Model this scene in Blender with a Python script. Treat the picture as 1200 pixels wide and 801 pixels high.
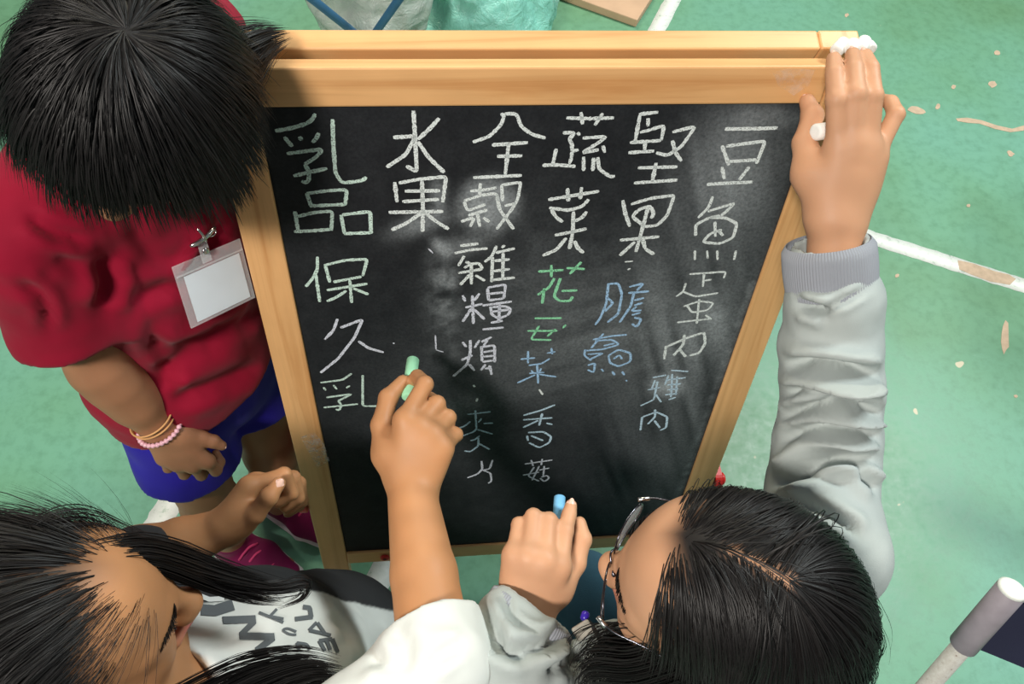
import bpy, bmesh, math, random
import numpy as np
from mathutils import Matrix, Vector

for _o in list(bpy.data.objects):
    bpy.data.objects.remove(_o, do_unlink=True)
SC = bpy.context.scene
COL = SC.collection
rng = np.random.default_rng(7)

# ------------------------------------------------------------------ camera
FPX = 933.0
CX, CY = 600.0, 400.5
CAM_C = np.array([-0.12736, -0.41897, 1.66613])
CAM_R = np.array([[0.99468192, 0.0359195, -0.09652805],
                  [-0.0799176, 0.86037259, -0.50336088],
                  [0.06496962, 0.50839826, 0.85866766]])
cd = bpy.data.cameras.new('camera')
cam = bpy.data.objects.new('camera', cd)
COL.objects.link(cam)
cd.sensor_width = 36.0
cd.lens = FPX / 1200.0 * 36.0
cd.clip_start = 0.02
_m = Matrix([[*CAM_R[i], CAM_C[i]] for i in range(3)] + [[0, 0, 0, 1]])
cam.matrix_world = _m
SC.camera = cam

# ------------------------------------------------------------------ light
w = bpy.data.worlds.new('hall_ambient')
SC.world = w
w.use_nodes = True
w.node_tree.nodes['Background'].inputs[0].default_value = (0.86, 0.95, 1.0, 1)
w.node_tree.nodes['Background'].inputs[1].default_value = 0.16


def area(name, loc, target, size, size_y, power, color):
    ld = bpy.data.lights.new(name, 'AREA')
    ld.shape = 'RECTANGLE'
    ld.size = size
    ld.size_y = size_y
    ld.energy = power
    ld.color = color
    o = bpy.data.objects.new(name, ld)
    COL.objects.link(o)
    o.location = loc
    d = Vector(target) - Vector(loc)
    o.rotation_euler = d.to_track_quat('-Z', 'Y').to_euler()
    return o


area('ceiling_lamp_row', (-1.3, -1.65, 3.6), (-0.1, 0.1, 0.7), 0.7, 0.3, 120, (1.0, 0.94, 0.86))
area('ceiling_lamp_row', (2.6, 1.5, 3.9), (0.3, 0.5, 0.4), 1.3, 0.5, 145, (0.92, 1.0, 0.98))
area('ceiling_lamp_row', (-0.2, 3.4, 4.0), (0.0, 1.2, 0.2), 1.6, 0.5, 80, (1.0, 0.92, 0.70))

vs = SC.view_settings
SC.display_settings.display_device = 'sRGB'
vs.view_transform = 'Standard'
vs.look = 'None'
vs.gamma = 1.0
vs.use_curve_mapping = False
vs.exposure = 0.0

# ------------------------------------------------------------------ pixel helpers (1200x801 frame)
def ray(px, py):
    return CAM_R @ np.array([(px - CX) / FPX, -(py - CY) / FPX, -1.0])


def at(px, py, z):
    d = ray(px, py)
    return CAM_C + d * ((z - CAM_C[2]) / d[2])


def atd(px, py, dep):
    return CAM_C + dep * ray(px, py)


def to_px(P):
    q = (np.asarray(P, float) - CAM_C) @ CAM_R
    return np.stack([CX + FPX * q[..., 0] / -q[..., 2], CY - FPX * q[..., 1] / -q[..., 2]], -1)


TILT = math.radians(14)
BW, BH, ZB = 0.6, 0.8817, 0.22
B_UP = np.array([0, math.sin(TILT), math.cos(TILT)])
B_N = np.array([0, -math.cos(TILT), math.sin(TILT)])
B_X = np.array([1.0, 0, 0])
B_O = np.array([-BW / 2, 0, ZB])


def brd(u, v, n=0.0):
    return B_O + B_X * u + B_UP * v + B_N * n


def on_board(px, py, n=0.0):
    d = ray(px, py)
    o = brd(0, 0, n)
    t = np.dot(o - CAM_C, B_N) / np.dot(d, B_N)
    return CAM_C + d * t


def board_uv(px, py):
    p = on_board(px, py) - B_O
    return float(p @ B_X), float(p @ B_UP)


# ------------------------------------------------------------------ object helpers
def nrm(v):
    v = np.asarray(v, float)
    return v / max(np.linalg.norm(v), 1e-12)


def thing(name, label, cat, loc, group=None):
    o = bpy.data.objects.new(name, None)
    COL.objects.link(o)
    o.empty_display_size = 0.05
    o.location = loc
    tag(o, label, cat, group)
    return o


def tag(o, label=None, cat=None, group=None, kind=None):
    if label: o['label'] = label
    if cat: o['category'] = cat
    if group: o['group'] = group
    if kind: o['kind'] = kind
    return o


def wm(o):
    m = o.matrix_basis.copy()
    if o.parent is not None:
        m = wm(o.parent) @ o.matrix_parent_inverse @ m
    return m


def link(name, me, mat, parent=None, matrix=None, smooth=False):
    o = bpy.data.objects.new(name, me)
    COL.objects.link(o)
    if mat is not None and not me.materials:
        me.materials.append(mat)
    if matrix is not None:
        o.matrix_basis = matrix
    if parent is not None:
        o.parent = parent
        o.matrix_parent_inverse = wm(parent).inverted()
    if smooth:
        me.polygons.foreach_set('use_smooth', np.ones(len(me.polygons), bool))
    return o


def mesh_np(name, V, F):
    """V (n,3), F (m,3|4) int or a list of such arrays"""
    me = bpy.data.meshes.new(name)
    Fs = F if isinstance(F, (list, tuple)) and len(F) and isinstance(F[0], np.ndarray) and F[0].ndim == 2 else [np.asarray(F)]
    Fs = [f for f in Fs if len(f)]
    V = np.asarray(V, np.float32)
    me.vertices.add(len(V))
    me.vertices.foreach_set('co', V.ravel())
    nl = sum(f.size for f in Fs)
    npoly = sum(len(f) for f in Fs)
    me.loops.add(nl)
    me.loops.foreach_set('vertex_index', np.concatenate([f.ravel() for f in Fs]).astype(np.int32))
    me.polygons.add(npoly)
    tot = np.concatenate([np.full(len(f), f.shape[1], np.int32) for f in Fs])
    st = np.concatenate([[0], np.cumsum(tot)[:-1]]).astype(np.int32)
    me.polygons.foreach_set('loop_start', st)
    me.polygons.foreach_set('loop_total', tot)
    me.update(calc_edges=True)
    me.validate()
    return me


def bm_mesh(name, bm):
    me = bpy.data.meshes.new(name)
    bm.normal_update()
    bm.to_mesh(me)
    bm.free()
    return me


def box_mesh(name, size, bevel=0.0, seg=2):
    bm = bmesh.new()
    bmesh.ops.create_cube(bm, size=1.0)
    bmesh.ops.scale(bm, vec=size, verts=bm.verts)
    if bevel > 0:
        bmesh.ops.bevel(bm, geom=list(bm.edges), offset=bevel, segments=seg, affect='EDGES', profile=0.5)
    return bm_mesh(name, bm)


def frame_m(o, x, y, z):
    return Matrix([[x[i], y[i], z[i], o[i]] for i in range(3)] + [[0, 0, 0, 1]])


def tube_arrays(pts, rad, n=10, caps=True, closed=False):
    pts = np.asarray(pts, float)
    m = len(pts)
    rad = np.broadcast_to(np.asarray(rad, float), (m,))
    if closed:
        tan = np.roll(pts, -1, 0) - np.roll(pts, 1, 0)
    else:
        tan = np.gradient(pts, axis=0)
    tan /= np.linalg.norm(tan, axis=1)[:, None] + 1e-12
    ref = np.array([0, 0, 1.0])
    if abs(tan[0] @ ref) > 0.9: ref = np.array([1.0, 0, 0])
    u = nrm(np.cross(tan[0], ref))
    V = []
    ang = np.linspace(0, 2 * np.pi, n, endpoint=False)
    for i in range(m):
        u = nrm(u - tan[i] * (u @ tan[i]))
        v = np.cross(tan[i], u)
        V.append(pts[i] + rad[i] * (np.cos(ang)[:, None] * u + np.sin(ang)[:, None] * v))
    V = np.concatenate(V)
    F = []
    mm = m if closed else m - 1
    for i in range(mm):
        j = (i + 1) % m
        for k in range(n):
            F.append((i * n + k, i * n + (k + 1) % n, j * n + (k + 1) % n, j * n + k))
    F = np.array(F)
    T = np.zeros((0, 3), int)
    if caps and not closed:
        V = np.concatenate([V, pts[:1], pts[-1:]])
        a, b = m * n, m * n + 1
        t = [(a, (k + 1) % n, k) for k in range(n)] + [(b, (m - 1) * n + k, (m - 1) * n + (k + 1) % n) for k in range(n)]
        T = np.array(t)
    return V, F, T


def join_arrays(parts):
    Vs, Q, T, o = [], [], [], 0
    for V, F, t in parts:
        Vs.append(V)
        if len(F): Q.append(F + o)
        if len(t): T.append(t + o)
        o += len(V)
    out = []
    if Q: out.append(np.concatenate(Q))
    if T: out.append(np.concatenate(T))
    return np.concatenate(Vs), out


def tube(name, pts, rad, mat, parent=None, n=10, closed=False):
    V, F, T = tube_arrays(pts, rad, n, closed=closed)
    fs = [F] + ([T] if len(T) else [])
    me = mesh_np(name, V, fs)
    return link(name, me, mat, parent, smooth=True)


def rod(name, a, b, r, mat, parent=None, n=16, bevel=0.15, label=None):
    """capped cylinder with eased rims: flat ends"""
    a = np.asarray(a, float); b = np.asarray(b, float)
    ax = nrm(b - a)
    L = np.linalg.norm(b - a)
    e = min(r * bevel, L * .3)
    pts = [a, a + ax * 1e-4, a + ax * e, b - ax * e, b - ax * 1e-4, b]
    o = tube(name, pts, [r * .55, r * (1 - bevel), r, r, r * (1 - bevel), r * .55], mat, parent, n)
    if label: o['label'] = label
    return o


def spline(pts, n):
    """Catmull-Rom through pts, n samples"""
    P = np.asarray(pts, float)
    if len(P) == 2:
        t = np.linspace(0, 1, n)[:, None]
        return P[0] * (1 - t) + P[1] * t
    Q = np.concatenate([[2 * P[0] - P[1]], P, [2 * P[-1] - P[-2]]])
    m = len(P) - 1
    tt = np.linspace(0, m - 1e-9, n)
    i = tt.astype(int)
    t = (tt - i)[:, None]
    p0, p1, p2, p3 = Q[i], Q[i + 1], Q[i + 2], Q[i + 3]
    return .5 * (2 * p1 + (p2 - p0) * t + (2 * p0 - 5 * p1 + 4 * p2 - p3) * t ** 2 + (3 * p1 - p0 - 3 * p2 + p3) * t ** 3)


# ------------------------------------------------------------------ materials
def new_mat(name):
    m = bpy.data.materials.new(name)
    m.use_nodes = True
    nt = m.node_tree
    b = nt.nodes['Principled BSDF']
    return m, nt, b


def N(nt, typ, **kw):
    n = nt.nodes.new(typ)
    for k, v in kw.items():
        setattr(n, k, v)
    return n


def sset(node, **kw):
    for k, v in kw.items():
        node.inputs[k.replace('_', ' ')].default_value = v
    return node


def ramp(nt, fac, stops):
    r = N(nt, 'ShaderNodeValToRGB')
    e = r.color_ramp.elements
    while len(e) < len(stops): e.new(0.5)
    for el, (p, c) in zip(e, stops):
        el.position = p
        el.color = (*c, 1) if len(c) == 3 else c
    nt.links.new(fac, r.inputs['Fac'])
    return r.outputs['Color']


def noise(nt, scale, detail=3, rough=.5, vec=None, mapping=None, coord='Object', dist=0.0):
    n = N(nt, 'ShaderNodeTexNoise')
    sset(n, Scale=scale, Detail=detail, Roughness=rough, Distortion=dist)
    if vec is None:
        tc = N(nt, 'ShaderNodeTexCoord')
        vec = tc.outputs[coord]
    if mapping is not None:
        mp = N(nt, 'ShaderNodeMapping')
        mp.inputs['Scale'].default_value = mapping
        nt.links.new(vec, mp.inputs['Vector'])
        vec = mp.outputs['Vector']
    nt.links.new(vec, n.inputs['Vector'])
    return n.outputs['Fac']


def bump(nt, b, height, strength=.3, dist=.002):
    bp = N(nt, 'ShaderNodeBump')
    bp.inputs['Strength'].default_value = strength
    bp.inputs['Distance'].default_value = dist
    nt.links.new(height, bp.inputs['Height'])
    nt.links.new(bp.outputs['Normal'], b.inputs['Normal'])


def simple(name, col, rough=.5, metal=0.0, var=.12, scale=30, bump_s=0, bscale=200, **kw):
    m, nt, b = new_mat(name)
    lo = tuple(c * (1 - var) for c in col)
    hi = tuple(min(1, c * (1 + var)) for c in col)
    c = ramp(nt, noise(nt, scale, 4), [(.3, lo), (.7, hi)])
    nt.links.new(c, b.inputs['Base Color'])
    sset(b, Roughness=rough, Metallic=metal)
    for k, v in kw.items():
        b.inputs[k.replace('_', ' ')].default_value = v
    if bump_s: bump(nt, b, noise(nt, bscale, 2), bump_s, .001)
    return m


def srgb(r, g, b):
    def f(c):
        c /= 255
        return c / 12.92 if c <= .04045 else ((c + .055) / 1.055) ** 2.4
    return (f(r), f(g), f(b))


# ------------------------------------------------------------------ floor
def mat_floor():
    m, nt, b = new_mat('painted_green_floor')
    big = noise(nt, 1.3, 3, .55)
    c1 = ramp(nt, big, [(.32, srgb(100, 144, 104)), (.5, srgb(110, 163, 133)), (.7, srgb(116, 172, 152))])
    fine = noise(nt, 38, 6, .65)
    c2 = ramp(nt, fine, [(.30, (.62, .62, .58)), (.55, (1, 1, 1)), (.75, (1.0, 1.0, 1.0))])
    mx = N(nt, 'ShaderNodeMix', data_type='RGBA', blend_type='MULTIPLY')
    mx.inputs['Factor'].default_value = .42
    nt.links.new(c1, mx.inputs[6]); nt.links.new(c2, mx.inputs[7])
    # scratches: thin stretched streaks
    st = noise(nt, 9, 5, .7, mapping=(1.0, 9.0, 1.0), dist=1.2)
    sm = ramp(nt, st, [(.66, (0, 0, 0)), (.74, (1, 1, 1))])
    mx2 = N(nt, 'ShaderNodeMix', data_type='RGBA', blend_type='MIX')
    ml = N(nt, 'ShaderNodeMath', operation='MULTIPLY'); ml.inputs[1].default_value = .22
    nt.links.new(sm, ml.inputs[0]); nt.links.new(ml.outputs[0], mx2.inputs['Factor'])
    nt.links.new(mx.outputs[2], mx2.inputs[6])
    mx2.inputs[7].default_value = (*srgb(150, 190, 165), 1)
    # chipped spots where the bare concrete shows
    ch = noise(nt, 14, 2, .4)
    cm = ramp(nt, ch, [(.765, (0, 0, 0)), (.775, (1, 1, 1))])
    mx3 = N(nt, 'ShaderNodeMix', data_type='RGBA')
    nt.links.new(cm, mx3.inputs['Factor'])
    nt.links.new(mx2.outputs[2], mx3.inputs[6]); mx3.inputs[7].default_value = (*srgb(206, 196, 170), 1)
    nt.links.new(mx3.outputs[2], b.inputs['Base Color'])
    rr = ramp(nt, fine, [(.3, (.34,) * 3), (.7, (.5,) * 3)])
    nt.links.new(rr, b.inputs['Roughness'])
    bump(nt, b, fine, .12, .002)
    return m


def floor_poly(name, pts_px, mat, parent, h=.0012, label=None):
    """a thin painted patch lying on the floor, outlined by floor points"""
    P = [at(x, y, 0) for x, y in pts_px]
    bm = bmesh.new()
    vs_ = [bm.verts.new((p[0], p[1], h)) for p in P]
    f = bm.faces.new(vs_)
    if f.normal.z < 0: f.normal_flip()
    r = bmesh.ops.extrude_face_region(bm, geom=[f])
    bmesh.ops.translate(bm, vec=(0, 0, -h * .9), verts=[v for v in r['geom'] if isinstance(v, bmesh.types.BMVert)])
    bmesh.ops.recalc_face_normals(bm, faces=bm.faces)
    o = link(name, bm_mesh(name, bm), mat, parent)
    if label: o['label'] = label
    return o


FLOOR_MAT = mat_floor()
bm = bmesh.new()
bmesh.ops.create_grid(bm, x_segments=12, y_segments=12, size=5.0)
floor = link('floor', bm_mesh('floor', bm), FLOOR_MAT)
floor['kind'] = 'structure'


def mat_line():
    m, nt, b = new_mat('worn_white_line_paint')
    n1 = noise(nt, 60, 6, .7)
    c = ramp(nt, n1, [(.30, srgb(170, 190, 175)), (.42, srgb(226, 232, 226)), (.7, srgb(240, 243, 240))])
    nt.links.new(c, b.inputs['Base Color'])
    b.inputs['Roughness'].default_value = .5
    return m


LINE = mat_line()
TAN = simple('bare_tan_screed', srgb(196, 172, 148), .7, scale=60)


def floor_line(a_px, b_px, width, ext0=0., ext1=0.):
    a = at(*a_px, 0)[:2]; b = at(*b_px, 0)[:2]
    d = (b - a) / np.linalg.norm(b - a)
    a = a - d * ext0; b = b + d * ext1
    s = np.array([-d[1], d[0]]) * width / 2
    n = 240
    t = np.linspace(0, 1, n)[:, None]
    c = a * (1 - t) + b * t
    j1 = rng.normal(0, .0011, (n, 1)); j2 = rng.normal(0, .0011, (n, 1))
    L = c + s * (1 + j1 / width * 2); R_ = c - s * (1 + j2 / width * 2)
    V = np.concatenate([np.c_[L, np.full(n, .0012)], np.c_[R_, np.full(n, .0012)], np.c_[L, np.full(n, .0001)], np.c_[R_, np.full(n, .0001)]])
    i = np.arange(n - 1)
    F = np.concatenate([np.c_[i, n + i, n + i + 1, i + 1], np.c_[i, i + 1, 2 * n + i + 1, 2 * n + i], np.c_[n + i + 1, n + i, 3 * n + i, 3 * n + i + 1]])
    o = link('floor_line', mesh_np('floor_line', V, F), LINE, floor)
    return o


floor_line((1010, 275), (1200, 335), .05, 1.0, 2.2)
floor_line((788, 0), (438, 690), .053, 1.8, 1.6)
floor_line((207, 578), (180, 622), .056, 1.2, 1.6)
floor_poly('floor_chip', [(1122, 305), (1140, 309), (1165, 318), (1182, 322), (1190, 327), (1183, 334), (1160, 330), (1138, 322), (1124, 316)], TAN, floor, .002, 'tan bare patch in the white line')
for c, (rx, ry, a) in {(1178, 396): (5, 17, .05), (1075, 130): (10, 4.5, .2), (1163, 99): (5.5, 3.6, 0), (1099, 125): (3, 3, 0), (1117, 102): (3, 2.2, 0),
                       (1184, 180): (4.5, 3, .5), (1168, 62): (4, 3, 0), (992, 18): (2.4, 2.2, 0), (1135, 241): (2.2, 1.8, 0), (1051, 323): (2.6, 2, 0), (1190, 464): (2.2, 2, 0)}.items():
    k = 11
    pts = []
    for i in range(k):
        t = 2 * math.pi * i / k
        q = 1 + rng.uniform(-.25, .25)
        x, y = rx * q * math.cos(t), ry * q * math.sin(t)
        pts.append((c[0] + x * math.cos(a) - y * math.sin(a), c[1] + x * math.sin(a) + y * math.cos(a)))
    floor_poly('floor_chip', pts, TAN, floor, .001)
floor_poly('floor_chip', [(1120, 139), (1133, 138), (1150, 141), (1168, 147), (1186, 151), (1200, 147), (1200, 153), (1184, 155), (1165, 151), (1148, 145), (1134, 144), (1122, 142)], TAN, floor, .001)
# ------------------------------------------------------------------ easel
def mat_wood(name, base, dark, seed=0.0, rough=.42):
    m, nt, b = new_mat(name)
    tc = N(nt, 'ShaderNodeTexCoord')
    oi = N(nt, 'ShaderNodeObjectInfo')
    ad = N(nt, 'ShaderNodeVectorMath', operation='ADD')
    cmb = N(nt, 'ShaderNodeCombineXYZ')
    mu = N(nt, 'ShaderNodeMath', operation='MULTIPLY'); mu.inputs[1].default_value = 7.0
    nt.links.new(oi.outputs['Random'], mu.inputs[0])
    for k in 'XYZ': nt.links.new(mu.outputs[0], cmb.inputs[k])
    nt.links.new(tc.outputs['Object'], ad.inputs[0]); nt.links.new(cmb.outputs[0], ad.inputs[1])
    v = ad.outputs[0]
    g = noise(nt, 1.0, 5, .6, vec=v, mapping=(1.6, 42, 60), dist=1.0)
    c = ramp(nt, g, [(.30, dark), (.48, base), (.72, tuple(min(1, x * 1.12) for x in base))])
    wear = noise(nt, 1, 3, .6, vec=v, mapping=(9, 16, 16))
    wc = ramp(nt, wear, [(.35, (.86, .84, .82)), (.62, (1, 1, 1))])
    mx = N(nt, 'ShaderNodeMix', data_type='RGBA', blend_type='MULTIPLY'); mx.inputs['Factor'].default_value = .55
    nt.links.new(c, mx.inputs[6]); nt.links.new(wc, mx.inputs[7])
    nt.links.new(mx.outputs[2], b.inputs['Base Color'])
    b.inputs['Roughness'].default_value = rough
    bump(nt, b, g, .05, .001)
    return m


WOOD = mat_wood('varnished_pine', srgb(226, 174, 118), srgb(208, 150, 94))
RED = simple('red_plastic', srgb(214, 44, 40), .35, var=.06)
STEEL = simple('bright_steel', (.6, .6, .6), .25, 1.0, var=.1)

easel = thing('easel', 'wooden A-frame chalkboard easel covered in chalk handwriting', 'easel', (0, 0.16, 0))
SW = .046          # stile width
ST = .020          # frame thickness


def bar_b(name, u0, u1, v0, v1, n0, n1, lengthwise, up=B_UP, nn=B_N, org=None, parent=easel, bevel=.0022, mat=WOOD):
    """a bar in the plane of a frame, its local X along the grain"""
    org = B_O if org is None else org
    c = org + B_X * (u0 + u1) / 2 + up * (v0 + v1) / 2 + nn * (n0 + n1) / 2
    if lengthwise == 'u':
        me = box_mesh(name, (abs(u1 - u0), abs(v1 - v0), abs(n1 - n0)), bevel)
        M = frame_m(c, B_X, up, nn)
    else:
        me = box_mesh(name, (abs(v1 - v0), abs(u1 - u0), abs(n1 - n0)), bevel)
        M = frame_m(c, up, -B_X, nn)
    return link(name, me, mat, parent, M)


_, v_rail_top = board_uv(640, 78)
VT = v_rail_top
v_floor = -ZB / math.cos(TILT) + .004
# front frame
bar_b('stile', -SW, 0, v_floor, VT, -ST, 0, 'v')
bar_b('stile', BW, BW + SW, v_floor, VT, -ST, 0, 'v')
bar_b('top_rail', .0004, BW - .0004, BH, VT - .0005, -ST, 0, 'u')
bar_b('bottom_rail', .0004, BW - .0004, -.036, 0, -ST, .001, 'u')
# rear frame, leaning the other way
top_z = brd(0, VT)[2]
apex = brd(0, VT, -ST - .014)
R_UP = np.array([0, -math.sin(TILT), math.cos(TILT)])
R_N = np.array([0, math.cos(TILT), math.sin(TILT)])
# rear origin: the board's lower corner mirrored across the apex plane
R_O = np.array([-BW / 2, 2 * apex[1] - B_O[1], ZB]) + np.array([0, -.0065, -.002])
kw = dict(up=R_UP, nn=R_N, org=R_O)
RT = .024
bar_b('stile', -SW, 0, v_floor, VT, -RT, 0, 'v', **kw)
bar_b('stile', BW, BW + SW, v_floor, VT, -RT, 0, 'v', **kw)
bar_b('top_rail', .0004, BW - .0004, BH, VT - .0005, -RT, 0, 'u', **kw)
bar_b('bottom_rail', .0004, BW - .0004, -.036, 0, -RT, 0, 'u', **kw)
bar_b('rear_panel', .0006, BW - .0006, .0004, BH - .0004, -.014, -.009, 'u', mat=simple('rear_panel_white', (.75, .75, .73), .4), bevel=.001, **kw)
# hinges on the stile tops
for u in (.05, BW - .05):
    h = rod('hinge', brd(u - .03, VT - .012, -ST - .006), brd(u + .03, VT - .012, -ST - .006), .0045, STEEL, easel)
# red spreader bars on the outside of the legs
for u, s in ((-SW, -1), (BW + SW, 1)):
    a = brd(u, .155, -.012)
    b_ = R_O + B_X * u + R_UP * .155 + R_N * -.012
    off = B_X * s * .0085
    parts = []
    bm = bmesh.new()
    d = nrm(b_ - a); L = np.linalg.norm(b_ - a)
    prof = []
    hw = .019
    for i in range(13):
        t = math.pi / 2 + math.pi * i / 12
        prof.append((math.cos(t) * hw, math.sin(t) * hw))
    for i in range(13):
        t = -math.pi / 2 + math.pi * i / 12
        prof.append((L + math.cos(t) * hw, math.sin(t) * hw))
    vs_ = [bm.verts.new((x, y, -.006)) for x, y in prof]
    f = bm.faces.new(vs_)
    r = bmesh.ops.extrude_face_region(bm, geom=[f])
    bmesh.ops.translate(bm, vec=(0, 0, .012), verts=[q for q in r['geom'] if isinstance(q, bmesh.types.BMVert)])
    bmesh.ops.recalc_face_normals(bm, faces=bm.faces)
    ev = nrm(np.cross(B_X, d))
    sp = link('spreader_bar', bm_mesh('spreader_bar', bm), RED, easel, frame_m(a + off, d, ev, nrm(np.cross(d, ev))))
    sp['label'] = 'red plastic spreader bar'
    for p in (a, b_):
        k = rod('knob', p + B_X * s * .0145, p + B_X * s * .024, .011, RED, easel, 18, .3)
# red bolt caps on the bottom rail
for px in (452, 745):
    u, v = board_uv(px, 658 if px < 500 else 640)
    k = rod('bolt_cap', brd(u, -.017, .001), brd(u, -.017, .007), .0085, RED, easel, 18, .35)
    k['label'] = 'red plastic bolt cap'
    rod('bolt', brd(u, -.017, .0065), brd(u, -.017, .0076), .0035, simple('bolt_recess', (.12, .01, .01), .5), k, 12)

# ------------------------------------------------------------------ chalkboard with dust, and the handwriting
NB = -.0035        # the board sits a little behind the frame's face
gx, gy = 116, 170
uu, vv = np.meshgrid(np.linspace(-.002, BW + .002, gx), np.linspace(-.002, BH + .002, gy))
P = B_O + uu[..., None] * B_X + vv[..., None] * B_UP + NB * B_N
P = P.reshape(-1, 3)
idx = np.arange(gx * gy).reshape(gy, gx)
F = np.stack([idx[:-1, :-1], idx[:-1, 1:], idx[1:, 1:], idx[1:, :-1]], -1).reshape(-1, 4)
# back of the board so that it is a slab
border = np.concatenate([idx[0, :], idx[1:, -1], idx[-1, -2::-1], idx[-2:0:-1, 0]])
Pb = P[border] - B_N * .008
nb0 = len(P)
nb = len(border)
ii = np.arange(nb)
Fs = np.stack([border[ii], nb0 + ii, nb0 + (ii + 1) % nb, border[(ii + 1) % nb]], -1)
me = mesh_np('chalkboard', np.concatenate([P, Pb]), np.concatenate([F, Fs]))
# chalk dust: wiped-out writing and rubbed patches, each with its own place on the board
px = to_px(P)


def blob(cx, cy, rx, ry, a=0.0, p=2.0, amp=1.0):
    x, y = px[:, 0] - cx, px[:, 1] - cy
    X = x * math.cos(a) + y * math.sin(a); Y = -x * math.sin(a) + y * math.cos(a)
    return amp * np.exp(-((X / rx) ** 2 + (Y / ry) ** 2) ** (p / 2))


def vnoise2(x, y, seed=0):
    r = np.random.default_rng(seed)
    T = r.random((64, 64))
    xi = np.floor(x).astype(int); yi = np.floor(y).astype(int)
    fx = x - xi; fy = y - yi
    fx = fx * fx * (3 - 2 * fx); fy = fy * fy * (3 - 2 * fy)
    g = lambda a, b: T[a % 64, b % 64]
    return (g(xi, yi) * (1 - fx) + g(xi + 1, yi) * fx) * (1 - fy) + (g(xi, yi + 1) * (1 - fx) + g(xi + 1, yi + 1) * fx) * fy


U, Vv = uu.ravel(), vv.ravel()
nz = vnoise2(U * 60, Vv * 60, 1) * .6 + vnoise2(U * 140, Vv * 140, 2) * .4
stk = vnoise2((U * .94 + Vv * .34) * 90, (Vv * .94 - U * .34) * 7, 3)
stk2 = vnoise2((U * .3 - Vv * .95) * 80, (U * .95 + Vv * .3) * 9, 4)
dust = .012 + .018 * nz
dust += blob(572, 240, 36, 32, 0, 5, .42) * (.55 + .6 * nz)
dust += blob(492, 262, 32, 11, -.35, 2, .30) + blob(514, 228, 10, 18, 0, 2, .25) * nz * 1.6
dust += blob(518, 290, 14, 7, .7, 3, .34) + blob(545, 288, 26, 10, -.3, 2, .22)
dust += blob(520, 350, 16, 52, 0, 2, .26) * (nz ** 2) * 2.2
dust += blob(860, 195, 60, 75, .35, 3, .20) * (.6 + .7 * stk) + blob(900, 138, 40, 14, 0, 3, .14) * (.4 + stk)
dust += blob(782, 452, 20, 13, 0, 3, .34) * (.6 + .7 * nz)
dust += blob(835, 375, 22, 30, .3, 2, .18) * (.5 + nz)
dust += blob(815, 400, 60, 150, .32, 2, .16) * stk * 1.6
dust += blob(680, 400, 120, 70, -.25, 2, .12) * (.4 + stk2)
dust += blob(775, 330, 50, 120, .35, 2, .09) * (.4 + stk)
dust += blob(640, 340, 80, 90, 0, 2, .06) * (.4 + nz) + blob(740, 540, 70, 60, .4, 2, .06) * stk
dust += blob(525, 480, 40, 12, -.2, 2, .10) + blob(510, 465, 90, 60, 0, 2, .04)
edge = (px[:, 0] - (962 - .35 * (px[:, 1] - 122)))
dust += np.exp(-((edge + 7) / 4) ** 2) * .16 * (px[:, 1] > 330) * vnoise2(U * 30, Vv * 90, 9)
dust = np.clip(dust, 0, 1)
at_ = me.attributes.new('dust', 'FLOAT', 'POINT')
at_.data.foreach_set('value', np.concatenate([dust, np.zeros(nb)]).astype(np.float32))
MB_, nt, b = new_mat('chalkboard_slate')
an = N(nt, 'ShaderNodeAttribute', attribute_name='dust')
fn = noise(nt, 260, 5, .7)
fr = ramp(nt, fn, [(.3, (.55,) * 3), (.7, (1.35,) * 3)])
mu = N(nt, 'ShaderNodeMath', operation='MULTIPLY')
nt.links.new(an.outputs['Fac'], mu.inputs[0]); nt.links.new(fr, mu.inputs[1])
mxb = N(nt, 'ShaderNodeMix', data_type='RGBA')
nt.links.new(mu.outputs[0], mxb.inputs['Factor'])
mxb.inputs[6].default_value = (.0045, .005, .0075, 1)
mxb.inputs[7].default_value = (.62, .68, .72, 1)
nt.links.new(mxb.outputs[2], b.inputs['Base Color'])
b.inputs['Roughness'].default_value = .62
b.inputs['Specular IOR Level'].default_value = .18
board = link('chalkboard', me, MB_, easel)
board['label'] = 'black chalkboard with rubbed chalk dust'


def mat_chalk(name, col):
    m, nt, b = new_mat(name)
    n1 = noise(nt, 650, 3, .7)
    a = ramp(nt, n1, [(.34, (.12,) * 3), (.5, (.95,) * 3)])
    nt.links.new(a, b.inputs['Alpha'])
    b.inputs['Base Color'].default_value = (*col, 1)
    b.inputs['Roughness'].default_value = .95
    b.inputs['Specular IOR Level'].default_value = .1
    return m


CH = {'w': mat_chalk('white_chalk_mark', srgb(232, 240, 240)), 'p': mat_chalk('pale_green_chalk_mark', srgb(212, 236, 226)),
      'g': mat_chalk('green_chalk_mark', srgb(150, 226, 180)), 'b': mat_chalk('blue_chalk_mark', srgb(168, 206, 242)),
      'm': mat_chalk('mauve_white_chalk_mark', srgb(222, 226, 240)), 'c': mat_chalk('pale_blue_chalk_mark', srgb(196, 222, 240))}
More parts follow.
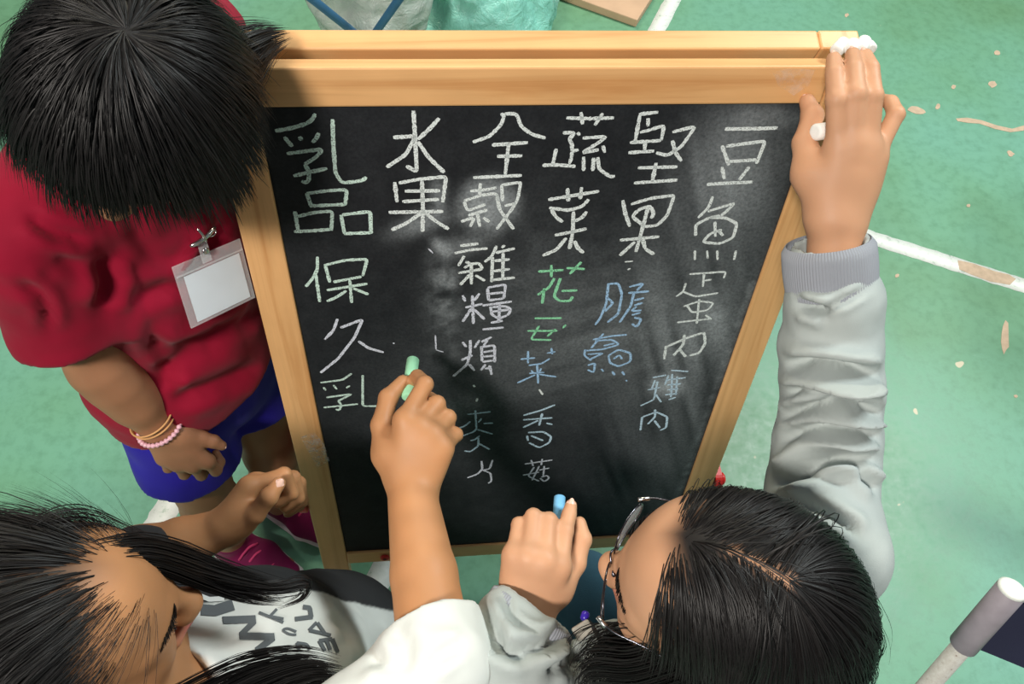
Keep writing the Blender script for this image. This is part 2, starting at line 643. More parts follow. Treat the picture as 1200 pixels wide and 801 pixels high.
# frames of reference for the traced strokes: left, top, scale
CR = {2: (300, 110, 4.216), 3: (300, 280, 3.64), 4: (500, 110, 4.214), 5: (480, 270, 4.214), 6: (480, 420, 4.214), 7: (680, 110, 4.216), 8: (660, 290, 3.482)}
TXT = [
 (2, 'p', 4.4, [[95,183,180,168,255,145,285,120,292,97],[140,212,162,240,180,260],[215,210,225,230],[310,192,300,220,278,240],[152,295,330,272,300,310,240,348],[240,348,262,380,262,430,245,442,225,430],[185,405,270,385,352,368],[378,125,382,250,392,390,425,440,530,428,545,410]]),
 (2, 'p', 4.0, [[250,490,275,560],[250,492,350,478,450,472,440,550],[275,553,445,545],[192,580,208,675],[205,605,290,585,378,578,372,675],[188,680,290,675,375,668],[420,597,437,690],[425,597,565,580,568,690],[435,690,570,685]]),
 (2, 'w', 4.4, [[778,82,785,200,795,385,742,355],[678,215,790,208,740,300,645,362],[905,120,860,170,800,225],[800,235,850,310,930,388]]),
 (2, 'w', 4.2, [[685,435,697,535],[705,440,800,422,940,408,922,535],[735,480,910,478],[722,532,905,520],[655,585,925,580],[820,430,825,560,823,680],[815,590,740,640,670,672],[840,590,890,630,952,668]]),
 (3, 'p', 3.4, [[262,75,262,130,240,170,212,203],[255,150,272,268],[295,110,315,185],[290,112,380,90,475,85,455,158],[330,183,450,160],[302,218,475,190],[400,175,408,272],[385,220,340,250,302,265],[415,210,480,236]]),
 (3, 'm', 3.2, [[348,340,330,390,293,428],[360,378,455,342,420,420,350,510,275,570],[437,435,480,465,545,483]]),
 (3, 'p', 2.5, [[408,573,370,600,275,612],[288,632,298,645],[330,622,345,640],[400,625,385,635],[300,675,410,660,350,690],[350,690,365,705,355,732,340,725],[288,718,435,703],[455,580,455,712,525,712]]),
 (4, 'w', 4.0, [[365,100,385,98,370,150,310,210,228,238],[385,98,445,97,465,160,520,200,588,218],[322,252,500,240],[348,308,472,305],[405,245,388,400],[230,413,470,402]]),
 (4, 'w', 3.6, [[215,480,300,472,345,462],[265,440,262,500],[185,528,270,500,345,490,355,530],[185,530,200,578,290,545],[205,600,300,572],[250,585,262,655],[170,630,230,610],[235,612,215,655],[280,610,310,632],[370,450,375,530],[368,450,465,435,450,520,420,570,345,668],[345,495,360,570,430,668],[385,552,440,540]]),
 (4, 'w', 4.0, [[690,118,800,122,925,118],[762,90,770,150],[870,95,830,155],[672,192,735,190,700,225,720,245,715,285,750,275],[715,285,720,300,705,345],[640,270,622,350],[572,352,650,350,735,358],[770,218,890,210,850,240,765,292,850,275],[870,255,880,290],[775,310,775,380],[825,315,820,380],[845,312,850,370,910,412,930,405],[745,190,755,205]]),
 (4, 'w', 4.0, [[600,522,720,502,852,480],[695,465,700,530],[765,460,758,520],[800,520,770,555,700,575,605,562],[615,570,640,610,672,632],[790,580,770,610,730,628],[725,580,722,680,705,765],[632,697,700,685,790,665],[690,710,640,770,572,798],[730,725,745,760,775,785]]),
 (5, 'w', 3.5, [[250,75,340,65],[222,112,300,95,385,88],[270,125,240,175],[275,155,300,160],[270,185,300,165,345,160,360,190],[240,210,300,200,360,190],[305,170,305,265],[300,215,250,268],[325,220,372,248],[430,75,405,130,370,155],[410,130,405,255],[470,72,455,85],[425,110,520,88],[415,150,495,142],[415,200,495,190],[400,245,520,232],[462,110,460,240]]),
 (5, 'm', 3.2, [[262,320,275,350],[345,310,320,345],[275,380,360,362],[310,320,315,460],[305,385,262,450],[320,390,370,438],[385,285,390,345],[385,282,475,265,465,335],[395,312,465,305],[390,345,465,335],[360,370,505,350],[400,375,405,415,440,435,490,415,500,385,470,372,410,378],[410,400,490,390],[445,365,440,455],[400,455,460,445],[360,488,465,478]]),
 (5, 'm', 3.0, [[262,550,280,575],[345,540,320,580],[300,540,300,600,285,660,215,720],[255,640,310,615],[295,660,320,692],[355,550,405,525],[385,540,365,570],[355,570,358,645],[358,575,420,565,420,650],[365,600,415,592],[365,622,415,618],[360,648,420,640],[375,660,352,690],[395,665,405,712],[370,680,400,680]]),
 (5, 'w', 3.4, [[315,762,322,772]]),
 (6, 'w', 2.6, [[335,195,330,212]]),
 (5, 'g', 3.2, [[635,202,760,195],[700,170,700,230],[775,185,865,190],[848,155,790,215],[715,235,690,280,632,318],[665,285,655,360],[745,235,712,325,740,348,795,348,805,325],[750,298,828,295]]),
 (5, 'g', 2.6, [[618,433,752,432],[582,495,730,495],[640,470,598,538,700,540],[722,485,680,522],[772,465,755,482]]),
 (5, 'b', 2.3, [[548,635,620,628],[585,595,585,655],[678,605,720,598],[700,580,705,610],[692,632,650,658,588,665],[600,690,610,700],[650,680,640,700],[630,665,635,755],[590,705,665,700],[620,712,532,752],[640,710,725,722]]),
 (6, 'w', 2.2, [[640,152,658,178]]),
 (6, 'c', 2.4, [[718,228,650,255,562,280],[560,302,705,292],[655,270,640,330],[635,305,560,340],[675,318,705,325],[580,380,585,405],[585,365,660,360,700,385,690,415,640,440,590,415],[600,380,660,405]]),
 (6, 'm', 2.0, [[568,520,705,500],[600,500,610,530],[655,495,650,525],[615,535,585,580,640,605],[560,575,640,560],[640,530,605,600],[640,550,690,540],[665,530,660,580],[650,585,680,575,690,590,665,608,645,590]]),
 (6, 'c', 2.2, [[285,275,400,262],[325,255,330,350],[355,295,340,315],[300,310,270,335,235,345],[365,320,412,318],[250,385,320,360,330,345],[335,350,410,372],[345,380,325,400,300,405],[340,390,340,430,300,460,270,455],[345,420,395,448]]),
 (6, 'm', 2.2, [[355,505,360,545,335,570,285,588],[410,500,395,545,360,550],[360,550,400,565,405,605,388,615]]),
 (7, 'w', 4.0, [[290,100,385,90],[295,105,270,240],[335,120,335,160],[320,185,415,155,400,230],[295,190,330,180],[245,240,400,230],[320,240,318,285],[238,290,365,282],[455,188,570,160,500,260,430,305,375,290],[455,230,470,290,500,332],[285,365,480,360],[375,340,355,435],[265,440,480,425]]),
 (7, 'w', 4.0, [[210,525,222,590,245,655],[250,545,350,515,465,500,430,600,380,650,320,655],[320,655,255,605,290,570,345,552,365,590,350,615],[335,560,300,690,275,780],[195,722,390,705],[270,730,195,798],[310,720,320,765,365,792]]),
 (7, 'w', 4.0, [[715,173,850,172,975,168],[700,255,735,352],[720,258,915,232,870,345],[728,335,870,325],[700,360,712,420],[835,360,785,425],[625,447,730,440,852,435]]),
 (7, 'w', 3.4, [[655,505,635,560,582,612],[630,580,765,538,700,600,640,610],[640,610,570,645,570,700],[640,610,720,612,775,640,755,710,690,740,605,732,640,690,700,670],[665,630,668,705],[680,670,705,700]]),
 (8, 'w', 2.6, [[537,12,537,50],[587,12,590,45],[628,12,630,50],[705,12,697,50]]),
 (8, 'w', 2.4, [[515,108,665,98,655,125],[575,105,570,160],[575,135,605,130],[500,145,490,180,460,200],[490,180,540,200,632,185],[490,240,555,218,615,225,590,255,525,265,505,235],[555,210,545,310],[465,305,600,290],[580,275,605,292]]),
 (8, 'w', 3.2, [[420,400,412,455],[420,405,500,370,575,345,580,390,555,430,515,440],[495,355,490,395,450,440],[475,415,500,445]]),
 (8, 'b', 2.8, [[185,145,175,230,150,290,130,315],[185,148,225,145,240,190,225,270,180,305],[180,205,205,225,170,260],[270,160,330,145,300,175],[265,185,350,178],[290,180,275,240,230,305],[290,215,330,205],[290,235,325,225],[300,240,275,260,320,255],[280,275,315,265],[290,285,320,290,300,325,280,310]]),
 (8, 'b', 2.4, [[120,375,200,360,260,355],[165,350,130,390,115,410],[130,380,200,375,230,395,160,415,90,420],[90,415,85,440,115,460],[100,435,165,430,110,455],[165,400,210,390],[185,440,225,415,275,430,275,465,225,485,190,470,185,440],[205,455,230,435,240,455],[100,480,130,470,125,510,100,498],[155,495,165,505],[200,505,210,520],[240,505,250,520],[255,540,260,545]]),
 (8, 'c', 2.2, [[365,530,420,520],[375,540,360,580],[345,580,395,570],[385,545,370,620,315,645],[375,595,400,630],[430,520,415,560],[420,540,500,530],[440,500,510,505],[445,515,440,610],[425,560,480,555],[425,580,470,575],[415,600,465,595],[430,620,460,610],[465,525,460,600]]),
 (8, 'c', 2.4, [[322,690,315,745],[325,690,380,670,425,690,420,735,395,745],[375,660,375,690,345,720],[372,705,395,735]]),
 (8, 'w', 2.0, [[250,58,285,55],[262,90,275,85]]),
 (3, 'm', 1.6, [[765,410,768,470],[768,472,800,482]]),
 (3, 'm', 1.6, [[735,40,755,60]]),
 (3, 'm', 2.0, [[585,442,590,446]]),
]


def stroke_ribbon(P2, width):
    """P2: points on the board in px; returns a flat ribbon with rounded ends lying on the slate"""
    W3 = np.array([on_board(x, y, NB + .0004) for x, y in P2])
    k = max(3, int(np.sum(np.linalg.norm(np.diff(W3, axis=0), axis=1)) / .0022))
    if len(W3) > 2:
        # keep corners: gentle spline blended with the polyline
        seg = np.r_[0, np.cumsum(np.linalg.norm(np.diff(W3, axis=0), axis=1))]
        s = np.linspace(0, seg[-1], k)
        lin = np.stack([np.interp(s, seg, W3[:, i]) for i in range(3)], 1)
        sm = lin.copy()
        for _ in range(3):
            sm[1:-1] = .5 * sm[1:-1] + .25 * (sm[:-2] + sm[2:])
        W3 = sm
    else:
        W3 = spline(W3, k)
    tan = np.gradient(W3, axis=0)
    tan /= np.linalg.norm(tan, axis=1)[:, None] + 1e-12
    side = np.cross(tan, B_N)
    dep = (CAM_C - W3[len(W3) // 2]) @ CAM_R[:, 2]
    hw = width * 1.12 * dep / FPX / 2
    m = len(W3)
    ws = hw * (1 + rng.normal(0, .10, m))
    ws[0] *= .7; ws[-1] *= .65
    V = np.concatenate([W3 + side * ws[:, None], W3 - side * ws[:, None]])
    i = np.arange(m - 1)
    F = np.c_[i, i + 1, m + i + 1, m + i]
    return V, F, np.zeros((0, 3), int)


for crop, colr, wd, strokes in TXT:
    x0, y0, s = CR[crop]
    parts = []
    for st in strokes:
        a = np.array(st, float).reshape(-1, 2) / s + np.array([x0, y0])
        parts.append(stroke_ribbon(a, wd))
    V, Fq = join_arrays(parts)
    # lift each stroke a hair over the last so they never coincide
    o = link('chalk_character', mesh_np('chalk_character', V, Fq), CH[colr], board)

# chalk rubbed onto the frame by passing hands
for pts, amp in (([(352, 512), (368, 506), (380, 520), (386, 540), (372, 548), (362, 530)], .5), ([(905, 84), (925, 80), (955, 82), (948, 100), (930, 112), (912, 100)], .28)):
    m, nt, b = new_mat('chalk_smear')
    b.inputs['Base Color'].default_value = (.82, .80, .76, 1); b.inputs['Roughness'].default_value = .95
    nt.links.new(ramp(nt, noise(nt, 90, 4, .7), [(.38, (0,) * 3), (.68, (amp,) * 3)]), b.inputs['Alpha'])
    P3 = [on_board(x, y, .0006) for x, y in pts]
    bm = bmesh.new(); bm.faces.new([bm.verts.new(p) for p in P3])
    bmesh.ops.recalc_face_normals(bm, faces=bm.faces)
    link('chalk_smear', bm_mesh('chalk_smear', bm), m, easel)
# ------------------------------------------------------------------ sculpting toolkit: smooth unions of tapered limbs -> one continuous surface
class Sculpt:
    def __init__(s, lo, hi, h):
        s.h = h
        s.lo = np.asarray(lo, float)
        s.n = np.ceil((np.asarray(hi, float) - s.lo) / h).astype(int) + 1
        s.D = np.full(s.n, 1.0, np.float32)

    def _box(s, lo, hi):
        a = np.clip(np.floor((lo - s.lo) / s.h).astype(int), 0, s.n)
        b = np.clip(np.ceil((hi - s.lo) / s.h).astype(int) + 1, 0, s.n)
        return a, b

    def prim(s, fn, lo, hi, k=0.0, op='add'):
        mg = k + 4 * s.h
        a, b = s._box(np.asarray(lo) - mg, np.asarray(hi) + mg)
        if np.any(b <= a): return
        ax = [s.lo[i] + s.h * np.arange(a[i], b[i]) for i in range(3)]
        X, Y, Z = np.meshgrid(*ax, indexing='ij')
        P = np.stack([X, Y, Z], -1).astype(np.float32)
        d = fn(P).astype(np.float32)
        sl = tuple(slice(a[i], b[i]) for i in range(3))
        D = s.D[sl]
        if op == 'add':
            if k > 0:
                hh = np.maximum(k - np.abs(D - d), 0) / k
                s.D[sl] = np.minimum(D, d) - hh * hh * k * .25
            else:
                s.D[sl] = np.minimum(D, d)
        else:
            d = -d
            if k > 0:
                hh = np.maximum(k - np.abs(D - d), 0) / k
                s.D[sl] = np.maximum(D, d) + hh * hh * k * .25
            else:
                s.D[sl] = np.maximum(D, d)

    def cap(s, a, b, ra, rb=None, k=0.0, op='add'):
        rb = ra if rb is None else rb
        a = np.asarray(a, np.float32); b = np.asarray(b, np.float32)
        ab = b - a
        L2 = max(float(ab @ ab), 1e-10)
        R = max(ra, rb)

        def fn(P):
            q = P - a
            t = np.clip((q @ ab) / L2, 0, 1)
            return np.linalg.norm(q - t[..., None] * ab, axis=-1) - (ra + (rb - ra) * t)
        s.prim(fn, np.minimum(a, b) - R, np.maximum(a, b) + R, k, op)

    def chain(s, pts, rad, k=0.0):
        for i in range(len(pts) - 1):
            s.cap(pts[i], pts[i + 1], rad[i], rad[i + 1], k if i == 0 else min(k, .006))

    def ell(s, c, rad, axes=None, k=0.0, op='add'):
        c = np.asarray(c, np.float32)
        A = np.eye(3, dtype=np.float32) if axes is None else np.asarray(axes, np.float32)   # columns are axes
        r = np.asarray(rad, np.float32)
        ext = np.sqrt(((A * r) ** 2).sum(1))

        def fn(P):
            q = (P - c) @ A
            k0 = np.linalg.norm(q / r, axis=-1)
            k1 = np.linalg.norm(q / (r * r), axis=-1)
            return k0 * (k0 - 1) / np.maximum(k1, 1e-6)
        s.prim(fn, c - ext, c + ext, k, op)

    def ecap(s, a, b, side, wa, da, wb, db, k=0.0, op='add'):
        """limb with an elliptic cross-section: half width w along `side`, half depth d across it"""
        a = np.asarray(a, np.float32); b = np.asarray(b, np.float32)
        ab = b - a
        L2 = float(ab @ ab)
        ax = ab / math.sqrt(L2)
        sd = np.asarray(side, np.float32); sd = sd - ax * (sd @ ax); sd /= np.linalg.norm(sd)
        nn = np.cross(ax, sd)
        R = max(wa, da, wb, db)

        def fn(P):
            q = P - a
            tr = (q @ ab) / L2
            t = np.clip(tr, 0, 1)
            q = q - t[..., None] * ab
            w_ = wa + (wb - wa) * t; d_ = da + (db - da) * t
            x, y, z = q @ sd, q @ nn, q @ ax
            m = np.minimum(w_, d_)
            k0 = np.sqrt((x / w_) ** 2 + (y / d_) ** 2 + (z / m) ** 2)
            k1 = np.sqrt((x / w_ ** 2) ** 2 + (y / d_ ** 2) ** 2 + (z / m ** 2) ** 2)
            return k0 * (k0 - 1) / np.maximum(k1, 1e-6)
        s.prim(fn, np.minimum(a, b) - R, np.maximum(a, b) + R, k, op)

    def cut_plane(s, p, n, k=0.0, lo=None, hi=None):
        """remove what lies on the +n side of the plane (optionally only within a box)"""
        p = np.asarray(p, np.float32); n = nrm(n).astype(np.float32)
        L = s.lo if lo is None else np.asarray(lo)
        H = s.lo + s.h * s.n if hi is None else np.asarray(hi)
        s.prim(lambda P: -((P - p) @ n), L, H, k, 'sub')

    def merge(s, o, k=0.0):
        D, d = s.D, o.D
        if k > 0:
            hh = np.maximum(k - np.abs(D - d), 0) / k
            s.D = np.minimum(D, d) - hh * hh * k * .25
        else:
            s.D = np.minimum(D, d)

    def _sample(s, V, G=None):
        q = (V - s.lo) / s.h
        i = np.clip(np.floor(q).astype(int), 0, s.n - 2)
        f = q - i
        D = s.D
        out = 0
        for dx in (0, 1):
            wx = f[:, 0] if dx else 1 - f[:, 0]
            for dy in (0, 1):
                wy = f[:, 1] if dy else 1 - f[:, 1]
                for dz in (0, 1):
                    wz = f[:, 2] if dz else 1 - f[:, 2]
                    out = out + wx * wy * wz * D[i[:, 0] + dx, i[:, 1] + dy, i[:, 2] + dz]
        return out

    def grad(s, V):
        e = s.h * .75
        g = np.zeros_like(V)
        for i in range(3):
            d = np.zeros(3); d[i] = e
            g[:, i] = s._sample(V + d) - s._sample(V - d)
        return g / (np.linalg.norm(g, axis=1)[:, None] + 1e-12)

    def mesh(s):
        D = s.D
        ins = (D < 0)
        for ax in range(3):                     # keep the border empty
            ins[tuple(0 if i == ax else slice(None) for i in range(3))] = False
            ins[tuple(-1 if i == ax else slice(None) for i in range(3))] = False
        c = np.zeros(tuple(s.n - 1), np.uint8)
        for dx in (0, 1):
            for dy in (0, 1):
                for dz in (0, 1):
                    c += ins[dx:s.n[0] - 1 + dx, dy:s.n[1] - 1 + dy, dz:s.n[2] - 1 + dz]
        act = np.argwhere((c > 0) & (c < 8))
        idx = np.full(tuple(s.n - 1), -1, np.int32)
        idx[act[:, 0], act[:, 1], act[:, 2]] = np.arange(len(act))
        co = {}
        for dx in (0, 1):
            for dy in (0, 1):
                for dz in (0, 1):
                    v = D[act[:, 0] + dx, act[:, 1] + dy, act[:, 2] + dz].astype(np.float64)
                    inn = ins[act[:, 0] + dx, act[:, 1] + dy, act[:, 2] + dz]
                    co[dx, dy, dz] = np.where(inn, np.minimum(v, -1e-7), np.maximum(v, 1e-7))
        S = np.zeros((len(act), 3)); W = np.zeros(len(act))
        ks = list(co)
        for a in ks:
            for ax in range(3):
                if a[ax]: continue
                b = list(a); b[ax] = 1; b = tuple(b)
                va, vb = co[a], co[b]
                cr = (va < 0) != (vb < 0)
                t = va / (va - vb + 1e-30)
                p = np.tile(np.array(a, float), (len(act), 1))
                p[:, ax] += t
                S[cr] += p[cr]; W[cr] += 1
        V = s.lo + s.h * (act + S / W[:, None])
        F = []
        for ax in range(3):
            o1, o2 = [(1, 2), (2, 0), (0, 1)][ax]
            sa = [slice(0, -1) if i == ax else slice(1, -1) for i in range(3)]
            sb = [slice(1, None) if i == ax else slice(1, -1) for i in range(3)]
            A, B = ins[tuple(sa)], ins[tuple(sb)]
            for fl, msk in ((0, A & ~B), (1, B & ~A)):
                e = np.argwhere(msk)
                if not len(e): continue
                e = e + np.array([0 if i == ax else 1 for i in range(3)])
                q = []
                for d1, d2 in ((-1, -1), (0, -1), (0, 0), (-1, 0)):
                    w_ = e.copy(); w_[:, o1] += d1; w_[:, o2] += d2
                    q.append(idx[w_[:, 0], w_[:, 1], w_[:, 2]])
                q = np.stack(q, 1)
                F.append(q if not fl else q[:, ::-1])
        F = np.concatenate(F)
        F = F[(F >= 0).all(1)]
        V = relax(V, F, 1)
        for _ in range(2):
            d = s._sample(V)
            ok = np.abs(d) < 2 * s.h
            V = V - np.where(ok, d, 0)[:, None] * s.grad(V)
        return V, F


def relax(V, F, n=1, lam=.5):
    for _ in range(n):
        acc = np.zeros_like(V); cnt = np.zeros(len(V))
        for a, b in ((0, 1), (1, 2), (2, 3), (3, 0)):
            np.add.at(acc, F[:, a], V[F[:, b]]); np.add.at(acc, F[:, b], V[F[:, a]])
            np.add.at(cnt, F[:, a], 1); np.add.at(cnt, F[:, b], 1)
        V = V + lam * (acc / np.maximum(cnt, 1)[:, None] - V)
    return V


def normals(V, F):
    n = np.cross(V[F[:, 2]] - V[F[:, 0]], V[F[:, 3]] - V[F[:, 1]])
    out = np.zeros_like(V)
    for i in range(4): np.add.at(out, F[:, i], n)
    return out / (np.linalg.norm(out, axis=1)[:, None] + 1e-15)


_T3 = np.random.default_rng(11).random((32, 32, 32))


def vnoise3(P):
    i = np.floor(P).astype(int)
    f = P - i
    f = f * f * (3 - 2 * f)
    out = 0
    for dx in (0, 1):
        for dy in (0, 1):
            for dz in (0, 1):
                w_ = (f[:, 0] if dx else 1 - f[:, 0]) * (f[:, 1] if dy else 1 - f[:, 1]) * (f[:, 2] if dz else 1 - f[:, 2])
                out = out + w_ * _T3[(i[:, 0] + dx) % 32, (i[:, 1] + dy) % 32, (i[:, 2] + dz) % 32]
    return out


def seg_dist(p, poly):
    """distance of points p (n,2) to a polyline (m,2), and the parameter along it (0..1)"""
    best = np.full(len(p), 1e9); par = np.zeros(len(p))
    m = len(poly) - 1
    for i in range(m):
        a, b = poly[i], poly[i + 1]
        ab = b - a
        t = np.clip(((p - a) @ ab) / (ab @ ab + 1e-9), 0, 1)
        d = np.linalg.norm(p - a - t[:, None] * ab, axis=1)
        u = d < best
        best[u] = d[u]; par[u] = (i + t[u]) / m
    return best, par


def folds(V, F, items, flip=1.0):
    """press cloth folds into the side of a garment that faces the fold; items: (polyline px, half width px, depth m)"""
    n = normals(V, F)
    view = CAM_C - V
    view /= np.linalg.norm(view, axis=1)[:, None]
    face = np.clip((n * view).sum(1) * 2.2 - .1, 0, 1)
    p = to_px(V)
    disp = np.zeros(len(V))
    for poly, w_, dep in items:
        poly = np.array(poly, float).reshape(-1, 2)
        if len(poly) > 2: poly = spline(poly, 4 * len(poly))
        d, t = seg_dist(p, poly)
        tap = np.clip(np.sin(np.pi * np.clip(t, .0, 1.0)) * 1.6, 0.12, 1)
        # signed side for an asymmetric fold: sharp valley, soft ridge beside it
        disp += tap * dep * (-np.exp(-(d / w_) ** 2) + .55 * np.exp(-((d - 2.1 * w_) / (1.2 * w_)) ** 2))
    return V + n * (disp * face)[:, None]


def sag(V, F, amp, scale, seed=0.0, aniso=(1, 1, 1)):
    n = normals(V, F)
    q = V * np.array(aniso) * scale + seed
    d = (vnoise3(q) - .5) * 2 + (vnoise3(q * 2.1 + 5) - .5)
    return V + n * (amp * d)[:, None]


def basis(f, u):
    """columns forward, left, up"""
    f = nrm(f); u = np.asarray(u, float)
    u = nrm(u - f * (u @ f))
    l = np.cross(u, f)
    return np.stack([f, l, u], 1)


# ------------------------------------------------------------------ heads
def sculpt_head(S, c, B, s=1.0, ears=(1, 1), mouth=0.0):
    g = lambda x, y, z: c + B @ (np.array([x, y, z]) * s)
    e = lambda p, r, k, op='add': S.ell(g(*p), np.array(r) * s, B, k * s, op)
    e((-.008, 0, .040), (.094, .075, .080), 0)
    e((.034, 0, .036), (.053, .063, .056), .03)
    S.ecap(g(.044, 0, .0), g(.047, 0, -.056), B[:, 1], .058 * s, .046 * s, .037 * s, .034 * s, .03 * s)
    for y in (1, -1):
        e((.056, .034 * y, -.026), (.030, .027, .030), .022)
        S.cap(g(.0, .055 * y, -.034), g(.060, .017 * y, -.082), .020 * s, .016 * s, .024 * s)
        S.cap(g(.083, .011 * y, .014), g(.066, .044 * y, .016), .0115 * s, .011 * s, .014 * s)
        e((.0755, .031 * y, -.003), (.012, .0155, .0125), .006)
        e((.099, .0115 * y, -.0265), (.0095, .0075, .0075), .005)
        if ears[0 if y > 0 else 1]:
            rot = basis(B @ np.array([1, -.25 * y, -.15]), B @ np.array([.15, 0, 1]))
            S.ell(g(-.006, .077 * y, -.004), np.array([.019, .007, .031]) * s, rot, .008 * s)
            S.ell(g(.002, .0855 * y, .000), np.array([.0105, .006, .018]) * s, rot, .003 * s, 'sub')
    e((.070, 0, -.086), (.021, .022, .018), .022)
    S.cap(g(.088, 0, .012), g(.106, 0, -.0195), .0075 * s, .0105 * s, .012 * s)
    e((.107, 0, -.0215), (.011, .0125, .0105), .006)
    for y in (1, -1):
        S.cap(g(.0985, 0, -.0485), g(.086, .021 * y, -.0535), .0058 * s, .0035 * s, .006 * s)
        S.cap(g(.096, 0, -.0575 - mouth), g(.085, .019 * y, -.0555), .0066 * s, .0035 * s, .006 * s)


def head_coords(V, c, B, s):
    return ((V - c) @ B) / s


def skin_colours(V, base, extra):
    """per-vertex skin colour: the base tone, then (mask, colour) layers"""
    C_ = np.tile(np.array(base, float), (len(V), 1))
    t = (vnoise3(V * 55) - .5) * .14 + (vnoise3(V * 16 + 3) - .5) * .12
    C_ *= (1 + t)[:, None]
    for m, col in extra:
        C_ = C_ * (1 - m[:, None]) + np.array(col) * m[:, None]
    return C_


def set_col(me, C_, name='tint'):
    a = me.attributes.new(name, 'FLOAT_COLOR', 'POINT')
    a.data.foreach_set('color', np.c_[C_, np.ones(len(C_))].astype(np.float32).ravel())


def mat_skin(name):
    m, nt, b = new_mat(name)
    a = N(nt, 'ShaderNodeAttribute', attribute_name='tint')
    nt.links.new(a.outputs['Color'], b.inputs['Base Color'])
    sset(b, Roughness=.52)
    b.inputs['Specular IOR Level'].default_value = .35
    b.inputs['Subsurface Weight'].default_value = .08
    b.inputs['Subsurface Radius'].default_value = (.008, .003, .0015)
    b.inputs['Subsurface Scale'].default_value = .5
    bump(nt, b, noise(nt, 420, 3, .6), .10, .0006)
    return m


SKIN = mat_skin('skin')


def mat_cloth(name, col, var=.10, weave=1500, rough=.85, bump_s=.25, sheen=.25, attr=False):
    m, nt, b = new_mat(name)
    n1 = noise(nt, 9, 4)
    lo = tuple(c * (1 - var) for c in col); hi = tuple(min(1, c * (1 + var)) for c in col)
    c = ramp(nt, n1, [(.3, lo), (.7, hi)])
    if attr:
        a = N(nt, 'ShaderNodeAttribute', attribute_name='tint')
        mx = N(nt, 'ShaderNodeMix', data_type='RGBA', blend_type='MULTIPLY'); mx.inputs['Factor'].default_value = 1
        nt.links.new(c, mx.inputs[6]); nt.links.new(a.outputs['Color'], mx.inputs[7])
        c = mx.outputs[2]
    nt.links.new(c, b.inputs['Base Color'])
    sset(b, Roughness=rough)
    b.inputs['Sheen Weight'].default_value = sheen * .25
    b.inputs['Specular IOR Level'].default_value = .2
    bump(nt, b, noise(nt, weave, 2), bump_s, .0006)
    return m


def mat_hair(name, col, rough=.46):
    m, nt, b = new_mat(name)
    a = N(nt, 'ShaderNodeAttribute', attribute_name='tone')
    c = ramp(nt, a.outputs['Fac'], [(0, tuple(x * .5 for x in col)), (1, tuple(x * 1.6 for x in col))])
    nt.links.new(c, b.inputs['Base Color'])
    sset(b, Roughness=rough)
    b.inputs['Specular IOR Level'].default_value = .28
    return m


# ------------------------------------------------------------------ hair made of single strands
def strands_mesh(name, paths, rad, mat, parent, centre=None):
    """paths (n, m, 3): tapered strands in one mesh, each a narrow folded ribbon turned outwards from the head"""
    n, m, _ = paths.shape
    tan = np.gradient(paths, axis=1)
    tan /= np.linalg.norm(tan, axis=2)[..., None] + 1e-12
    ref = np.broadcast_to(rng.normal(size=(n, 1, 3)), paths.shape) if centre is None else nrm_rows(paths - np.asarray(centre)) + rng.normal(0, .22, (n, 1, 3))
    u = np.cross(tan, ref); u /= np.linalg.norm(u, axis=2)[..., None] + 1e-12
    v = np.cross(u, tan)
    prof = np.interp(np.linspace(0, 1, m), [0, .12, .7, 1], [.8, 1, .85, .15])
    r = np.asarray(rad)[:, None] * prof[None, :] if np.ndim(rad) else rad * np.tile(prof, (n, 1))
    r = r[..., None]
    V = np.stack([paths - u * r - v * r * .55, paths, paths + u * r - v * r * .55], 2).reshape(-1, 3)
    base = (np.arange(n)[:, None, None] * m + np.arange(m - 1)[None, :, None]) * 3
    q0 = base + np.arange(2)
    F = np.stack([q0, q0 + 1, q0 + 4, q0 + 3], -1).reshape(-1, 4)
    me = mesh_np(name, V, F)
    a = me.attributes.new('tone', 'FLOAT', 'POINT')
    a.data.foreach_set('value', np.repeat(rng.random(n), m * 3).astype(np.float32))
    return link(name, me, mat, parent, smooth=True)


def nrm_rows(v):
    return v / (np.linalg.norm(v, axis=-1)[..., None] + 1e-12)


class Colliders:
    def __init__(s): s.e, s.c = [], []
    def ell(s, c, r, A): s.e.append((np.asarray(c, float), np.asarray(r, float), np.asarray(A, float)))
    def cap(s, a, b, ra, rb=None): s.c.append((np.asarray(a, float), np.asarray(b, float), ra, ra if rb is None else rb))
    def push(s, P, off):
        """move points out of the colliders by off (per point)"""
        for c, r, A in s.e:
            q = (P - c) @ A
            rr = r + off[:, None]
            k = np.linalg.norm(q / rr, axis=1)
            f = np.where(k < 1, 1 / np.maximum(k, 1e-4), 1)
            P = c + (q * f[:, None]) @ A.T
        for a, b, ra, rb in s.c:
            ab = b - a
            t = np.clip(((P - a) @ ab) / (ab @ ab), 0, 1)
            x = a + t[:, None] * ab
            d = P - x
            L = np.linalg.norm(d, axis=1)
            R = ra + (rb - ra) * t + off
            f = np.where(L < R, R / np.maximum(L, 1e-5), 1)
            P = x + d * f[:, None]
        return P


